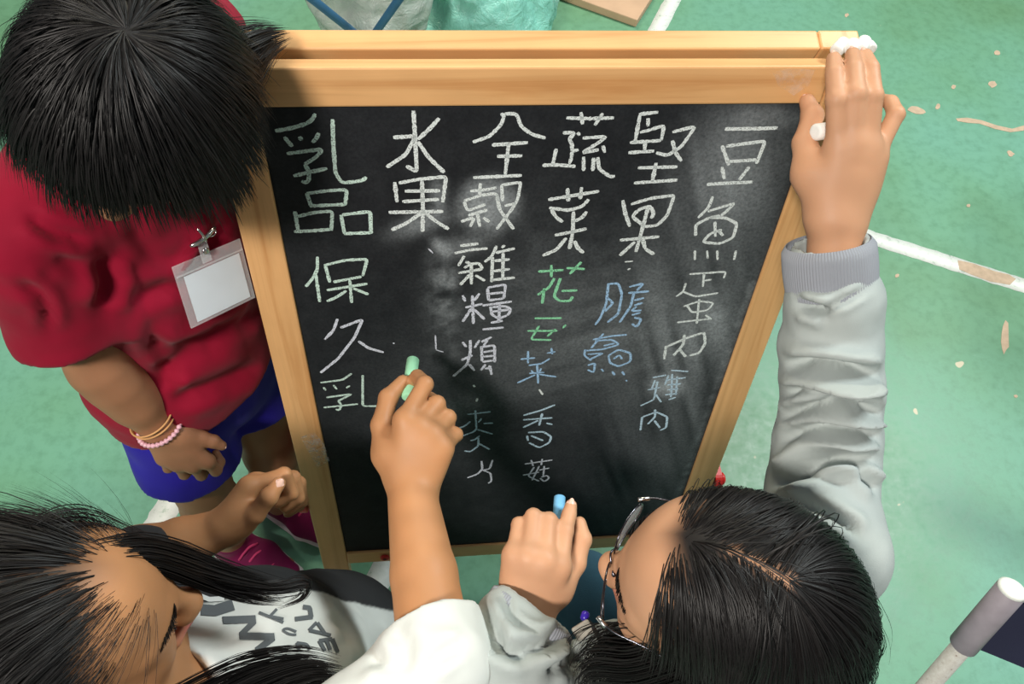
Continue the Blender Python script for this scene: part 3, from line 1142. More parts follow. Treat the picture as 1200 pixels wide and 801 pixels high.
def grow(roots, dirs, length, steps, col, off, grav=.25, jitter=.02, stiff=.9, g=np.array([0, 0, -1.0]), swirl=None):
    n = len(roots)
    P = roots.copy(); d = dirs / (np.linalg.norm(dirs, axis=1)[:, None] + 1e-12)
    out = [P.copy()]
    st = (np.asarray(length) / (steps - 1)) * np.ones(n)
    for i in range(steps - 1):
        d = d * stiff + g * grav + rng.normal(0, jitter, (n, 3))
        if swirl is not None: d = d + swirl(P, i / (steps - 1))
        d /= np.linalg.norm(d, axis=1)[:, None] + 1e-12
        Q = P + d * st[:, None]
        Q = col.push(Q, off * min(1, (i + 1) / 3))
        d = Q - P
        d /= np.linalg.norm(d, axis=1)[:, None] + 1e-12
        P = P + d * st[:, None]
        P = col.push(P, off * min(1, (i + 1) / 3))
        out.append(P.copy())
    return np.stack(out, 1)


def clear_stray(P, c, B, s, lim=1.40):
    """drop strands that stand away from the head"""
    h = ((P - c) @ B) / s - np.array([-.008, 0, .04])
    k = np.linalg.norm(h / np.array([.094, .075, .080]), axis=2)
    return P[~((k > lim) & (h[..., 2] > -.05)).any(1)]


def clear_face(P, c, B, s, x=.062, z=.055, y=.062):
    """drop strands that would cross the face"""
    h = ((P - c) @ B) / s
    bad = ((h[..., 0] > x) & (np.abs(h[..., 1]) < y) & (h[..., 2] < z)).any(1)
    return P[~bad]


def lock(guide_pts, n, width, steps=14, taper=(.6, 1.0, .35), rad=.0006, flat=None, spread_end=1.0):
    """a lock of hair following a guide curve"""
    G = spline(guide_pts, steps)
    tan = np.gradient(G, axis=0); tan /= np.linalg.norm(tan, axis=1)[:, None]
    u = np.zeros_like(G); v = np.zeros_like(G)
    r_ = np.cross(tan[0], np.array([0, 0, 1.0]) if abs(tan[0][2]) < .9 else np.array([1.0, 0, 0]))
    for i in range(steps):
        r_ = nrm(r_ - tan[i] * (r_ @ tan[i]))
        u[i] = r_; v[i] = np.cross(tan[i], r_)
    a = np.clip(rng.normal(0, .5, (n, 1)), -.95, .95); b = np.clip(rng.normal(0, .5, (n, 1)), -.95, .95)
    t = np.linspace(0, 1, steps)
    prof = np.interp(t, [0, .45, 1], taper) * width
    wob = rng.normal(0, .012, (n, 1)) * np.sin(np.pi * 2 * (t[None] * rng.uniform(.5, 1.4, (n, 1)) + rng.random((n, 1))))
    paths = G[None] + ((a + wob) * prof)[..., None] * u[None] + ((b * (.35 if flat is not None else .8) + wob * .4) * prof)[..., None] * v[None]
    # strands end at different points
    cut = rng.uniform(.78, 1.0, n)
    res = np.empty_like(paths)
    for i in range(n):
        tt = t * cut[i]
        for k in range(3): res[i, :, k] = np.interp(tt, t, paths[i, :, k])
    return res
# ------------------------------------------------------------------ hands and people helpers
def hand(S, wrist, fingers, thumb, s=1.0, rw=.024, kf=.0022):
    """wrist: world point; fingers: four lists of world points (knuckle, joint, joint, tip), thumb: (base, knuckle, joint, tip)"""
    wr = np.asarray(wrist, float)
    mc = [np.asarray(f[0], float) for f in fingers]
    mid = np.mean(mc, 0)
    lat = nrm(mc[0] - mc[-1])
    # the palm: one metacarpal ridge per finger, webbed together
    for i, m in enumerate(mc):
        a = wr + lat * (1.5 - i) * .0085 * s + (mid - wr) * .08
        S.cap(a, m, .0155 * s, .0108 * s, .014 * s)
    for a, b in zip(mc[:-1], mc[1:]):
        S.cap(a + (wr - a) * .10, b + (wr - b) * .10, .0100 * s, .0100 * s, .008 * s)
    S.ell(wr * .45 + mid * .55, np.array([.034, .030, .0135]) * s, np.stack([nrm(mid - wr), nrm(lat - nrm(mid - wr) * (lat @ nrm(mid - wr))), np.cross(nrm(mid - wr), nrm(lat - nrm(mid - wr) * (lat @ nrm(mid - wr))))], 1), .012 * s)
    th = [np.asarray(t, float) for t in thumb]
    S.cap(wr + (th[0] - wr) * .2, th[0], .016 * s, .0155 * s, .014 * s)
    S.cap(th[0], th[1], .0155 * s, .0112 * s, .012 * s)
    S.cap(th[1], th[2], .0110 * s, .0098 * s, .004 * s)
    S.cap(th[2], th[3], .0098 * s, .0076 * s, .003 * s)
    S.ell(th[2], [.0102 * s] * 3, None, .003 * s)
    R0 = [(.0098, .0088, .0079, .0066), (.0100, .0090, .0080, .0067), (.0096, .0086, .0077, .0064), (.0086, .0076, .0068, .0057)]
    for f, r in zip(fingers, R0):
        p = [np.asarray(x, float) for x in f]
        S.ell(p[0], [.0106 * s] * 3, None, .006 * s)
        for i in range(3):
            S.cap(p[i], p[i + 1], r[i] * s, r[i + 1] * s, (.006 if i == 0 else kf) * s)
        S.ell(p[1], [r[1] * 1.06 * s] * 3, None, kf * s)


def nail(name, tip, prev, up, parent, s=1.0, col=None, off=1.0):
    """a fingernail lying on the back of a fingertip"""
    tip = np.asarray(tip, float); ax = nrm(tip - np.asarray(prev, float)); up = np.asarray(up, float)
    up = nrm(up - ax * (up @ ax)); sd = np.cross(ax, up)
    n, m = 9, 7
    V = []
    for i in range(m):
        t = i / (m - 1)
        for j in range(n):
            a = (j / (n - 1) - .5) * 2
            wdt = .0047 * s * (1 - .22 * abs(t - .45) * 2) * (1 - .25 * max(0, t - .8) * 5)
            x = (-.0045 + .0102 * t - .0016 * a * a * (1 if t > .5 else -1)) * s
            y = a * wdt
            z = (.0064 * off - .0022 * a * a - .0014 * (t - .35) ** 2) * s
            V.append(tip + ax * x + sd * y + up * z)
    F = [(i * n + j, i * n + j + 1, (i + 1) * n + j + 1, (i + 1) * n + j) for i in range(m - 1) for j in range(n - 1)]
    V = np.array(V)
    V2 = V - up * .0012 * s
    k = len(V)
    F2 = [(a + k, d + k, c + k, b + k) for a, b, c, d in F]
    rim = [j for j in range(n)] + [i * n + n - 1 for i in range(1, m)] + [(m - 1) * n + j for j in range(n - 2, -1, -1)] + [i * n for i in range(m - 2, 0, -1)]
    F3 = [(rim[i], rim[(i + 1) % len(rim)], rim[(i + 1) % len(rim)] + k, rim[i] + k) for i in range(len(rim))]
    return link('fingernail', mesh_np('fingernail', np.concatenate([V, V2]), np.array(F + F2 + F3)), NAIL, parent, smooth=True)


NAIL = simple('fingernail', srgb(232, 190, 172), .25, var=.05)


def body_obj(S, parent, base, layers, name='body'):
    V, F = S.mesh()
    me = mesh_np(name, V, F)
    set_col(me, skin_colours(V, base, layers(V)))
    o = link(name, me, SKIN, parent, smooth=True)
    return o, V, F


def garment(S, name, mat, parent, fold_items=(), sags=(), tint=None, relax_n=1, label=None):
    V, F = S.mesh()
    for a in sags: V = sag(V, F, *a)
    if fold_items: V = folds(V, F, fold_items)
    if relax_n: V = relax(V, F, relax_n, .4)
    me = mesh_np(name, V, F)
    if tint is not None: set_col(me, tint(V))
    o = link(name, me, mat, parent, smooth=True)
    if label: o['label'] = label
    return o, V, F


def sm(x, a, b):
    t = np.clip((x - a) / (b - a), 0, 1)
    return t * t * (3 - 2 * t)


def scalp_roots(n, c, B, s, keep):
    """random points on the cranium, in head coordinates filtered by keep(x,y,z)"""
    out = []
    r = np.array([.0945, .0755, .0805])
    while sum(map(len, out)) < n:
        v = rng.normal(size=(n, 3)); v /= np.linalg.norm(v, axis=1)[:, None]
        p = v * r + np.array([-.008, 0, .040])
        k = keep(p[:, 0], p[:, 1], p[:, 2])
        out.append(p[k])
    p = np.concatenate(out)[:n]
    return c + (p * s) @ B.T, p


def shoe(parent, ankle, heel, toe, mats, s=1.0, laces=True):
    """a low trainer between heel and toe points on the floor"""
    heel = np.asarray(heel, float); toe = np.asarray(toe, float)
    ax = nrm(toe - heel); sd = np.array([-ax[1], ax[0], 0])
    L = np.linalg.norm(toe - heel)
    lo = np.minimum(heel, toe) - .07; hi = np.maximum(heel, toe) + .07
    lo[2] = -.01; hi[2] = .14
    up = np.array([0, 0, 1.0])
    pt = lambda t, y, z: heel + ax * L * t + sd * y + up * z
    S = Sculpt(lo, hi, .0035)
    S.ecap(pt(.15, 0, .040), pt(.55, 0, .040), sd, .034, .034, .040, .030)
    S.ecap(pt(.55, 0, .036), pt(.86, 0, .030), sd, .042, .028, .034, .020, .02)
    S.cap(pt(.20, 0, .060), pt(.24, 0, .085), .034, .033, .02)
    S.cap(pt(.24, 0, .088), pt(.24, 0, .12), .026, .03, .004, 'sub')
    S.cut_plane((0, 0, .016), (0, 0, -1))
    up_o, _, _ = garment(S, 'shoe', mats[0], parent)
    S = Sculpt(lo, hi, .0035)
    S.ecap(pt(.12, 0, .012), pt(.55, 0, .012), sd, .039, .014, .046, .014)
    S.ecap(pt(.55, 0, .012), pt(.90, 0, .014), sd, .046, .014, .036, .013, .01)
    S.cut_plane((0, 0, .001), (0, 0, -1))
    S.cut_plane((0, 0, .022), (0, 0, 1))
    V, F = S.mesh()
    link('sole', mesh_np('sole', V, F), mats[1], up_o, smooth=True)
    if laces:
        for i in range(4):
            t = .42 + .085 * i
            z = .080 - .028 * (t - .42) / .3
            tube('lace', spline([pt(t, -.022, z - .012), pt(t + .02, -.008, z + .001), pt(t + .03, .008, z + .001), pt(t + .05, .022, z - .012)], 9), .0026, mats[2], up_o, 6)
    return up_o


HAIRM = mat_hair('black_hair', (.0075, .0065, .0065))
# ------------------------------------------------------------------ child in the red shirt
def person_a():
    root = thing('person', 'black-haired child in a red T-shirt and blue shorts, head bowed beside the easel', 'person', (-.48, .12, 0))
    A = atd
    B = basis((-.36, -.70, -.60), (.10, -.60, .80))
    s = .94
    cran = A(148, 106, .675)
    c = cran - B @ np.array([-.008, 0, .04]) * s
    Rs, Ls = np.array([-.535, .115, 1.0]), np.array([-.39, .365, 1.04])
    sd = nrm(Ls - Rs)
    mid = (Rs + Ls) / 2
    hip = np.array([-.478, .185, .62])
    hs = nrm(np.array([.62, .78, 0]))
    elb = A(118, 428, .955)
    wr = A(190, 503, 1.065)
    S = Sculpt((-.80, -.08, 0.0), (-.17, .60, 1.28), .0031)
    sculpt_head(S, c, B, s)
    S.cap(c + B @ np.array([-.035, 0, -.03]), mid + np.array([0, 0, .02]), .047, .05, .03)
    S.cap(Rs * .85 + mid * .15 - [0, 0, .02], Ls * .85 + mid * .15 - [0, 0, .02], .042, .042, .03)
    S.ecap(mid - [0, 0, .06], mid * .5 + hip * .5, sd, .12, .08, .105, .075, .05)
    S.ecap(mid * .5 + hip * .5, hip, hs, .105, .075, .115, .085, .04)
    S.cap(Rs - [0, 0, .01], elb, .038, .034, .02)
    S.cap(elb, wr, .034, .0235, .02)
    S.cap(elb * .75 + wr * .25, elb * .5 + wr * .5, .033, .029, .02)
    # left arm reaches behind the easel's top
    lelb = np.array([-.42, .50, .87]); lwr = np.array([-.20, .40, 1.06])
    S.cap(Ls - [0, 0, .01], lelb, .037, .032, .02)
    # right hand: back of the hand up, fingers curled under
    px = lambda *q: [A(*t) for t in q]
    hand(S, wr, [px((243, 540, 1.105), (253, 551, 1.13), (258, 541, 1.145), (253, 531, 1.14)),
                 px((226, 545, 1.105), (236, 556, 1.135), (243, 547, 1.155), (238, 537, 1.15)),
                 px((208, 543, 1.10), (216, 555, 1.13), (225, 548, 1.15), (222, 538, 1.145)),
                 px((192, 536, 1.095), (197, 548, 1.12), (206, 545, 1.14), (206, 536, 1.14))],
         px((212, 508, 1.075), (236, 513, 1.09), (250, 517, 1.098), (260, 522, 1.105)), .92)
    # legs
    Rh, Rk, Ra = np.array([-.52, .125, .59]), np.array([-.518, .068, .32]), np.array([-.545, .085, .075])
    Lh, Lk, La = np.array([-.445, .235, .59]), np.array([-.425, .165, .32]), np.array([-.455, .165, .075])
    for h_, k_, a_ in ((Rh, Rk, Ra), (Lh, Lk, La)):
        S.cap(h_, k_, .062, .045, .03)
        S.ell(k_ + [.006, -.006, 0], [.044, .044, .048], None, .02)
        S.cap(k_, k_ * .55 + a_ * .45, .043, .044, .02)
        S.cap(k_ * .55 + a_ * .45, a_, .043, .028, .02)
        S.cap(a_, a_ - [0, 0, .03], .028, .028, .02)
        S.ecap(a_ + [0, 0, -.035], a_ + np.array([.10, -.06, -.045]), (.5, .86, 0), .028, .022, .03, .016, .02)

    def layers(V):
        h = head_coords(V, c, B, s)
        near = np.linalg.norm(h, axis=1) < .16
        scalp = near * sm(h[:, 2], .015, .05) * (1 - sm(h[:, 0] - .55 * (.13 - h[:, 2]), .055, .07))
        back = near * (1 - sm(h[:, 0], -.03, .0)) * sm(h[:, 2], -.05, -.03)
        lips = near * np.exp(-(((h[:, 2] + .053) / .008) ** 2 + (h[:, 1] / .022) ** 2)) * sm(h[:, 0], .078, .088)
        return [(np.clip(np.maximum(scalp, back), 0, 1), (.012, .010, .010)), (np.clip(lips, 0, 1) * .7, srgb(170, 92, 84))]
    body, V, F = body_obj(S, root, srgb(164, 116, 86), layers)
    nail('fingernail', A(260, 522, 1.105), A(250, 517, 1.098), CAM_C - A(260, 522, 1.1), body, .9)

    # ---- hair: short black bob with a fringe
    co = Colliders()
    co.ell(c + B @ (np.array([-.008, 0, .040]) * s), np.array([.094, .075, .080]) * s, B)
    co.ell(c + B @ (np.array([.034, 0, .036]) * s), np.array([.053, .063, .056]) * s, B)
    co.ell(c + B @ (np.array([.045, 0, -.03]) * s), np.array([.052, .056, .07]) * s, B)
    n = 12000
    R_, hp = scalp_roots(n, c, B, s, lambda x, y, z: (z > .02 - 1.1 * np.minimum(x, 0) * 0) & ((x < .055 - .35 * (.11 - z)) | (z > .095)) | ((x < -.005) & (z > -.03)))
    crown = np.array([-.055, .008, .112])
    fl = hp - crown
    fl += .35 * np.cross(np.array([0, 0, 1.0]), fl) * np.exp(-(np.linalg.norm(fl, axis=1) / .05) ** 2)[:, None]
    d = (fl / (np.linalg.norm(fl, axis=1)[:, None] + 1e-6)) @ B.T
    # outward lift near the crown
    out = (hp - np.array([-.008, 0, .04])) / np.array([.094, .075, .08]) ** 2
    out = out / np.linalg.norm(out, axis=1)[:, None] @ B.T
    off = rng.uniform(.001, .013, n)
    ln = np.where(hp[:, 0] > .02, rng.uniform(.048, .072, n), rng.uniform(.065, .105, n))
    gloc = B @ nrm(np.array([.30, 0, -.95]))
    P = grow(R_, d + .25 * out, ln, 9, co, off, .22, .035, .95, g=nrm(gloc * .5 + np.array([0, 0, -.5])))
    hh_ = ((P - c) @ B) / s - np.array([-.004, .082, -.008])
    P = P[~(np.linalg.norm(hh_ / np.array([.8, 1.0, 1.2]), axis=2) < .020).any(1)]
    n = len(P)
    tf = np.concatenate([lock([A(*t) for t in ((215, 85, .74), (270, 62, .745), (306, 46, .765), (334, 39, .79))], 260, .026, 9, (1.1, 1.0, .45)),
                         lock([A(*t) for t in ((235, 125, .74), (280, 92, .745), (303, 65, .76), (320, 50, .78))], 200, .020, 9, (1.1, 1.0, .5))])
    strands_mesh('hair_tuft', tf, rng.uniform(.0004, .0007, len(tf)), HAIRM, root, c)
    strands_mesh('hair', P, rng.uniform(.00035, .00075, n), HAIRM, root, c)
    # ---- shirt
    MR = mat_cloth('red_jersey', srgb(142, 8, 42), .12, 1300, .8, .2, .3)
    S = Sculpt((-.82, -.06, .50), (-.15, .58, 1.16), .0048)
    ah = nrm(elb - Rs)
    se = A(80, 384, .905)
    S.cap(Rs, se, .058, .058, 0)
    S.cap(se, se + ah * .04, .058, .062, .02)
    S.cut_plane(se, ah, 0.004)
    S.cap(se - ah * .04, se + ah * .05, .045, .052, .004, 'sub')
    S.cap(Rs * .82 + mid * .18 - [0, 0, .012], Ls * .82 + mid * .18 - [0, 0, .012], .056, .056, .03)
    S.ecap(mid - [0, 0, .05], mid * .55 + hip * .45, sd, .140, .092, .130, .098, .05)
    low = hip + np.array([-.005, .0, .03])
    S.ecap(mid * .55 + hip * .45, low, hs, .130, .098, .142, .112, .05)
    S.ecap(low, low - [0, 0, .06], hs, .142, .112, .150, .118, .03)
    S.cap(Ls, lelb, .058, .060, .045)
    # hem: a slanting cut
    S.cut_plane(np.array([-.47, .13, .625]), nrm((.16, .10, -1)), .004, (-.8, -.06, .5), (-.25, .5, .72))
    S.cap(mid + [.01, -.015, .045], c, .052, .075, .008, 'sub')
    fi = [([122, 296, 126, 330, 120, 365], 10, .012), ([60, 300, 95, 310, 128, 318], 9, .005),
          ([205, 330, 172, 345, 150, 352], 10, .004), ([150, 250, 180, 300, 225, 305], 10, .004),
          ([165, 345, 230, 322, 262, 270], 9, .004), ([190, 440, 215, 415, 285, 385], 9, .010), ([200, 470, 250, 452, 310, 425], 9, .010),
          ([172, 400, 200, 405, 255, 392], 8, .007), ([262, 258, 245, 290, 215, 340], 7, .007), ([175, 370, 190, 430, 195, 460], 10, .005),
          ([30, 250, 60, 270, 110, 285], 8, .008), ([20, 330, 50, 350, 60, 390], 7, .006), ([240, 390, 275, 380, 312, 360], 8, .008)]
    sh, V, F = garment(S, 'shirt', MR, root, fi, [(.004, 13, 3.0), (.0012, 42, 8.0)], label='red T-shirt')
    # ---- shorts
    MB = mat_cloth('blue_shorts_cloth', srgb(42, 30, 158), .15, 900, .75, .2, .3)
    S = Sculpt((-.80, -.06, .34), (-.22, .50, .72), .0048)
    S.ecap(hip - [0, 0, .0], hip - [0, 0, .05], hs, .118, .092, .120, .095)
    for h_, k_ in ((Rh, Rk), (Lh, Lk)):
        ax = nrm(k_ - h_)
        e_ = h_ * .50 + k_ * .50
        T = Sculpt((-.80, -.06, .34), (-.22, .50, .72), .0048)
        T.cap(h_ - [0, 0, .03], e_ + ax * .02, .076, .082, 0)
        T.cut_plane(e_, ax, .003)
        T.cap(e_ - ax * .03, e_ + ax * .05, .066, .078, .003, 'sub')
        S.merge(T, .012)
    garment(S, 'shorts', MB, root, (), [(.003, 15, 1.0)], label='blue shorts')
    # ---- trainers
    m1 = mat_cloth('magenta_mesh', srgb(120, 18, 74), .2, 500, .6, .4)
    m2 = simple('white_rubber', srgb(226, 216, 220), .5)
    m3 = simple('pink_lace', srgb(232, 70, 130), .7)
    shoe(root, La, (-.495, .195, 0), (-.325, .085, 0), (m1, m2, m3))
    shoe(root, Ra, (-.585, .11, 0), (-.415, -.005, 0), (m1, m2, m3))
    return root, wr, elb


A_ROOT, A_WR, A_EL = person_a()
# ------------------------------------------------------------------ kneeling child with long hair, writing with green chalk
def person_b():
    root = thing('person', 'long-haired child in a white printed T-shirt raising green chalk to the board', 'person', (-.45, -.30, 0))
    A = atd
    px = lambda *q: [A(*t) for t in q]
    B = basis((.93, .30, -.12), (.10, .15, .98))
    s = .97
    cran = A(37, 728, .64)
    c = cran - B @ np.array([-.008, 0, .04]) * s
    Rs, Ls = np.array([-.345, -.435, .835]), np.array([-.46, -.205, .785])
    sd = nrm(Ls - Rs); mid = (Rs + Ls) / 2
    fw = nrm(np.array([.89, .42, 0]))
    hip = np.array([-.27, -.235, .47])
    relb = A(512, 775, .775); rwr = A(481, 567, .905)
    lelb = A(160, 656, .92); lwr = A(266, 617, .93)
    S = Sculpt((-.72, -.56, 0.0), (-.04, .06, 1.12), .0030)
    sculpt_head(S, c, B, s)
    S.cap(c + B @ np.array([-.035, 0, -.03]), mid + [0, 0, .03], .046, .048, .03)
    S.cap(Rs * .85 + mid * .15 - [0, 0, .02], Ls * .85 + mid * .15 - [0, 0, .02], .042, .042, .03)
    S.ecap(mid - [0, 0, .06], mid * .5 + hip * .5, sd, .12, .078, .105, .075, .05)
    S.ecap(mid * .5 + hip * .5, hip, sd, .105, .075, .115, .085, .04)
    S.cap(Rs - [0, 0, .01], relb, .040, .038, .02)
    S.chain([relb, relb * .55 + rwr * .45, rwr], [.0375, .0345, .0265], .02)
    S.cap(Ls - [0, 0, .01], lelb, .040, .036, .02)
    S.chain([lelb, lelb * .5 + lwr * .5, lwr], [.034, .030, .022], .02)
    # writing hand
    hand(S, rwr, [px((474, 492, .905), (498, 450, .925), (489, 441, .95), (481, 449, .962)),
                  px((490, 500, .905), (512, 473, .93), (503, 467, .958), (492, 474, .965)),
                  px((506, 510, .905), (525, 489, .935), (515, 485, .965), (503, 490, .97)),
                  px((518, 525, .905), (534, 509, .935), (524, 507, .965), (512, 511, .968))],
         px((455, 532, .915), (447, 498, .925), (455, 466, .940), (472, 447, .955)), 1.1, kf=.0018)
    # resting fist, thumb on top
    hand(S, lwr, [px((292, 570, .925), (333, 556, .935), (342, 578, .945), (326, 589, .945)),
                  px((300, 566, .943), (343, 560, .955), (350, 583, .965), (334, 594, .963)),
                  px((306, 566, .961), (350, 566, .974), (354, 587, .983), (338, 598, .980)),
                  px((308, 570, .978), (348, 574, .990), (351, 592, .998), (337, 601, .995))],
         px((283, 608, .922), (299, 602, .910), (315, 582, .903), (327, 566, .908)), 1.02, kf=.0018)
    # legs, kneeling
    for q in (-1, 1):
        h_ = hip + sd * .055 * q + [0, 0, -.02]
        k_ = h_ * [1, 1, 0] + fw * .02 + [0, 0, .055]
        f_ = k_ - fw * .30 - [0, 0, .01]
        S.chain([h_, k_, f_], [.066, .05, .034], .03)
        S.cap(f_, f_ - fw * .10 + [0, 0, -.012], .032, .022, .02)

    def layers(V):
        h = head_coords(V, c, B, s)
        near = np.linalg.norm(h, axis=1) < .16
        hl = .078 - .42 * np.abs(h[:, 1]) - .22 * (.118 - h[:, 2])
        scalp = near * sm(h[:, 2], .0, .035) * (1 - sm(h[:, 0], hl - .045, hl + .010))
        back = near * (1 - sm(h[:, 0], -.02, .01)) * sm(h[:, 2], -.06, -.04)
        lips = near * np.exp(-(((h[:, 2] + .053) / .007) ** 2 + (h[:, 1] / .020) ** 2)) * sm(h[:, 0], .080, .09)
        return [(np.clip(np.maximum(scalp * .88, back), 0, 1), (.022, .014, .011)), (np.clip(lips, 0, 1) * .9, srgb(214, 110, 116))]
    body, V, F = body_obj(S, root, srgb(188, 134, 92), layers)
    nail('fingernail', A(327, 566, .908), A(315, 582, .903), CAM_C - A(327, 566, .9) + np.array([.1, 0, 0]), body, 1.15, off=1.12)
    nail('fingernail', A(472, 447, .955), A(455, 466, .940), np.array([-.55, 0, .55]), body, 1.05)
    # brows and lashes
    for y in (1, -1):
        for nm, z, x, n_, ln in (('eyebrow', .017, .084, 150, .009), ('eyelashes', -.0065, .0875, 40, .007)):
            t = rng.random(n_)
            yy = (.012 + .034 * t if nm == 'eyebrow' else .018 + .026 * t) * y
            xx = x - .018 * t ** 2 + (.0135 if nm == 'eyebrow' else .0005)
            zz = z + (rng.uniform(-.003, .003, n_) if nm == 'eyebrow' else -.002 * (t - .5) ** 2 * 4)
            r0 = c + (np.stack([xx, yy, zz], 1) * s) @ B.T
            dd = np.stack([np.full(n_, .1 if nm == 'eyebrow' else .9), (.9 if nm == 'eyebrow' else .15) * y * np.ones(n_), np.full(n_, .25 if nm == 'eyebrow' else -.45)], 1) @ B.T
            strands_mesh(nm, r0[:, None, :] + dd[:, None, :] * (np.linspace(0, 1, 4) * ln)[None, :, None], .0004, HAIRM, root)
    # ---- long hair: parted, drawn back over the skull, locks falling over both shoulders
    co = Colliders()
    co.ell(c + B @ (np.array([-.008, 0, .040]) * s), np.array([.094, .075, .080]) * s, B)
    co.ell(c + B @ (np.array([.034, 0, .036]) * s), np.array([.053, .063, .056]) * s, B)
    co.ell(c + B @ (np.array([.045, 0, -.03]) * s), np.array([.054, .058, .07]) * s, B)
    co.cap(Rs, Ls, .065)
    co.cap(mid, hip, .12)
    n = 12500

    def keep(x, y, z):
        hl = .078 - .42 * np.abs(y) - .22 * (.118 - z) + .030 * (rng.random(len(x)) - .75)
        return ((x < hl) & (z > -.01)) | ((x < -.01) & (z > -.045))
    R_, hp = scalp_roots(n, c, B, s, keep)
    side = np.sign(hp[:, 1]) * (.25 + .75 * np.minimum(1, np.abs(hp[:, 1]) / .04))
    d = np.stack([-1.0 * np.ones(n), side * .30, -.1 * np.ones(n)], 1) @ B.T
    off = rng.uniform(.0008, .008, n)
    P = grow(R_, d, rng.uniform(.14, .24, n), 9, co, off, .14, .018, .95, g=nrm(B @ np.array([-.75, 0, -.45]) + np.array([0, 0, -.35])),
             swirl=lambda Q, t: np.array([0, 0, -1.0]) * 1.3 * max(0.0, t - .25))
    P = clear_face(P, c, B, s)
    n = len(P)
    # fine baby hair thinning out towards the brow
    nb2 = 1500
    R2, hp2 = scalp_roots(nb2, c, B, s, lambda x, y, z: (np.abs(x - (.078 - .42 * np.abs(y) - .22 * (.118 - z)) - .004) < .020) & (z > .02))
    d2 = np.stack([-1.0 * np.ones(nb2), np.sign(hp2[:, 1]) * .35, rng.normal(0, .1, nb2)], 1) @ B.T
    P2 = grow(R2, d2, rng.uniform(.05, .12, nb2), 7, co, rng.uniform(.0005, .004, nb2), .10, .03, .95, g=nrm(B @ np.array([-.8, 0, -.4])))
    strands_mesh('baby_hair', P2, .00022, HAIRM, root, c)
    hair = strands_mesh('hair', P, rng.uniform(.0003, .00062, n), HAIRM, root, c)
    return dict(root=root, c=c, B=B, s=s, Rs=Rs, Ls=Ls, sd=sd, mid=mid, hip=hip, fw=fw, relb=relb, rwr=rwr, lelb=lelb, lwr=lwr)


PB = person_b()


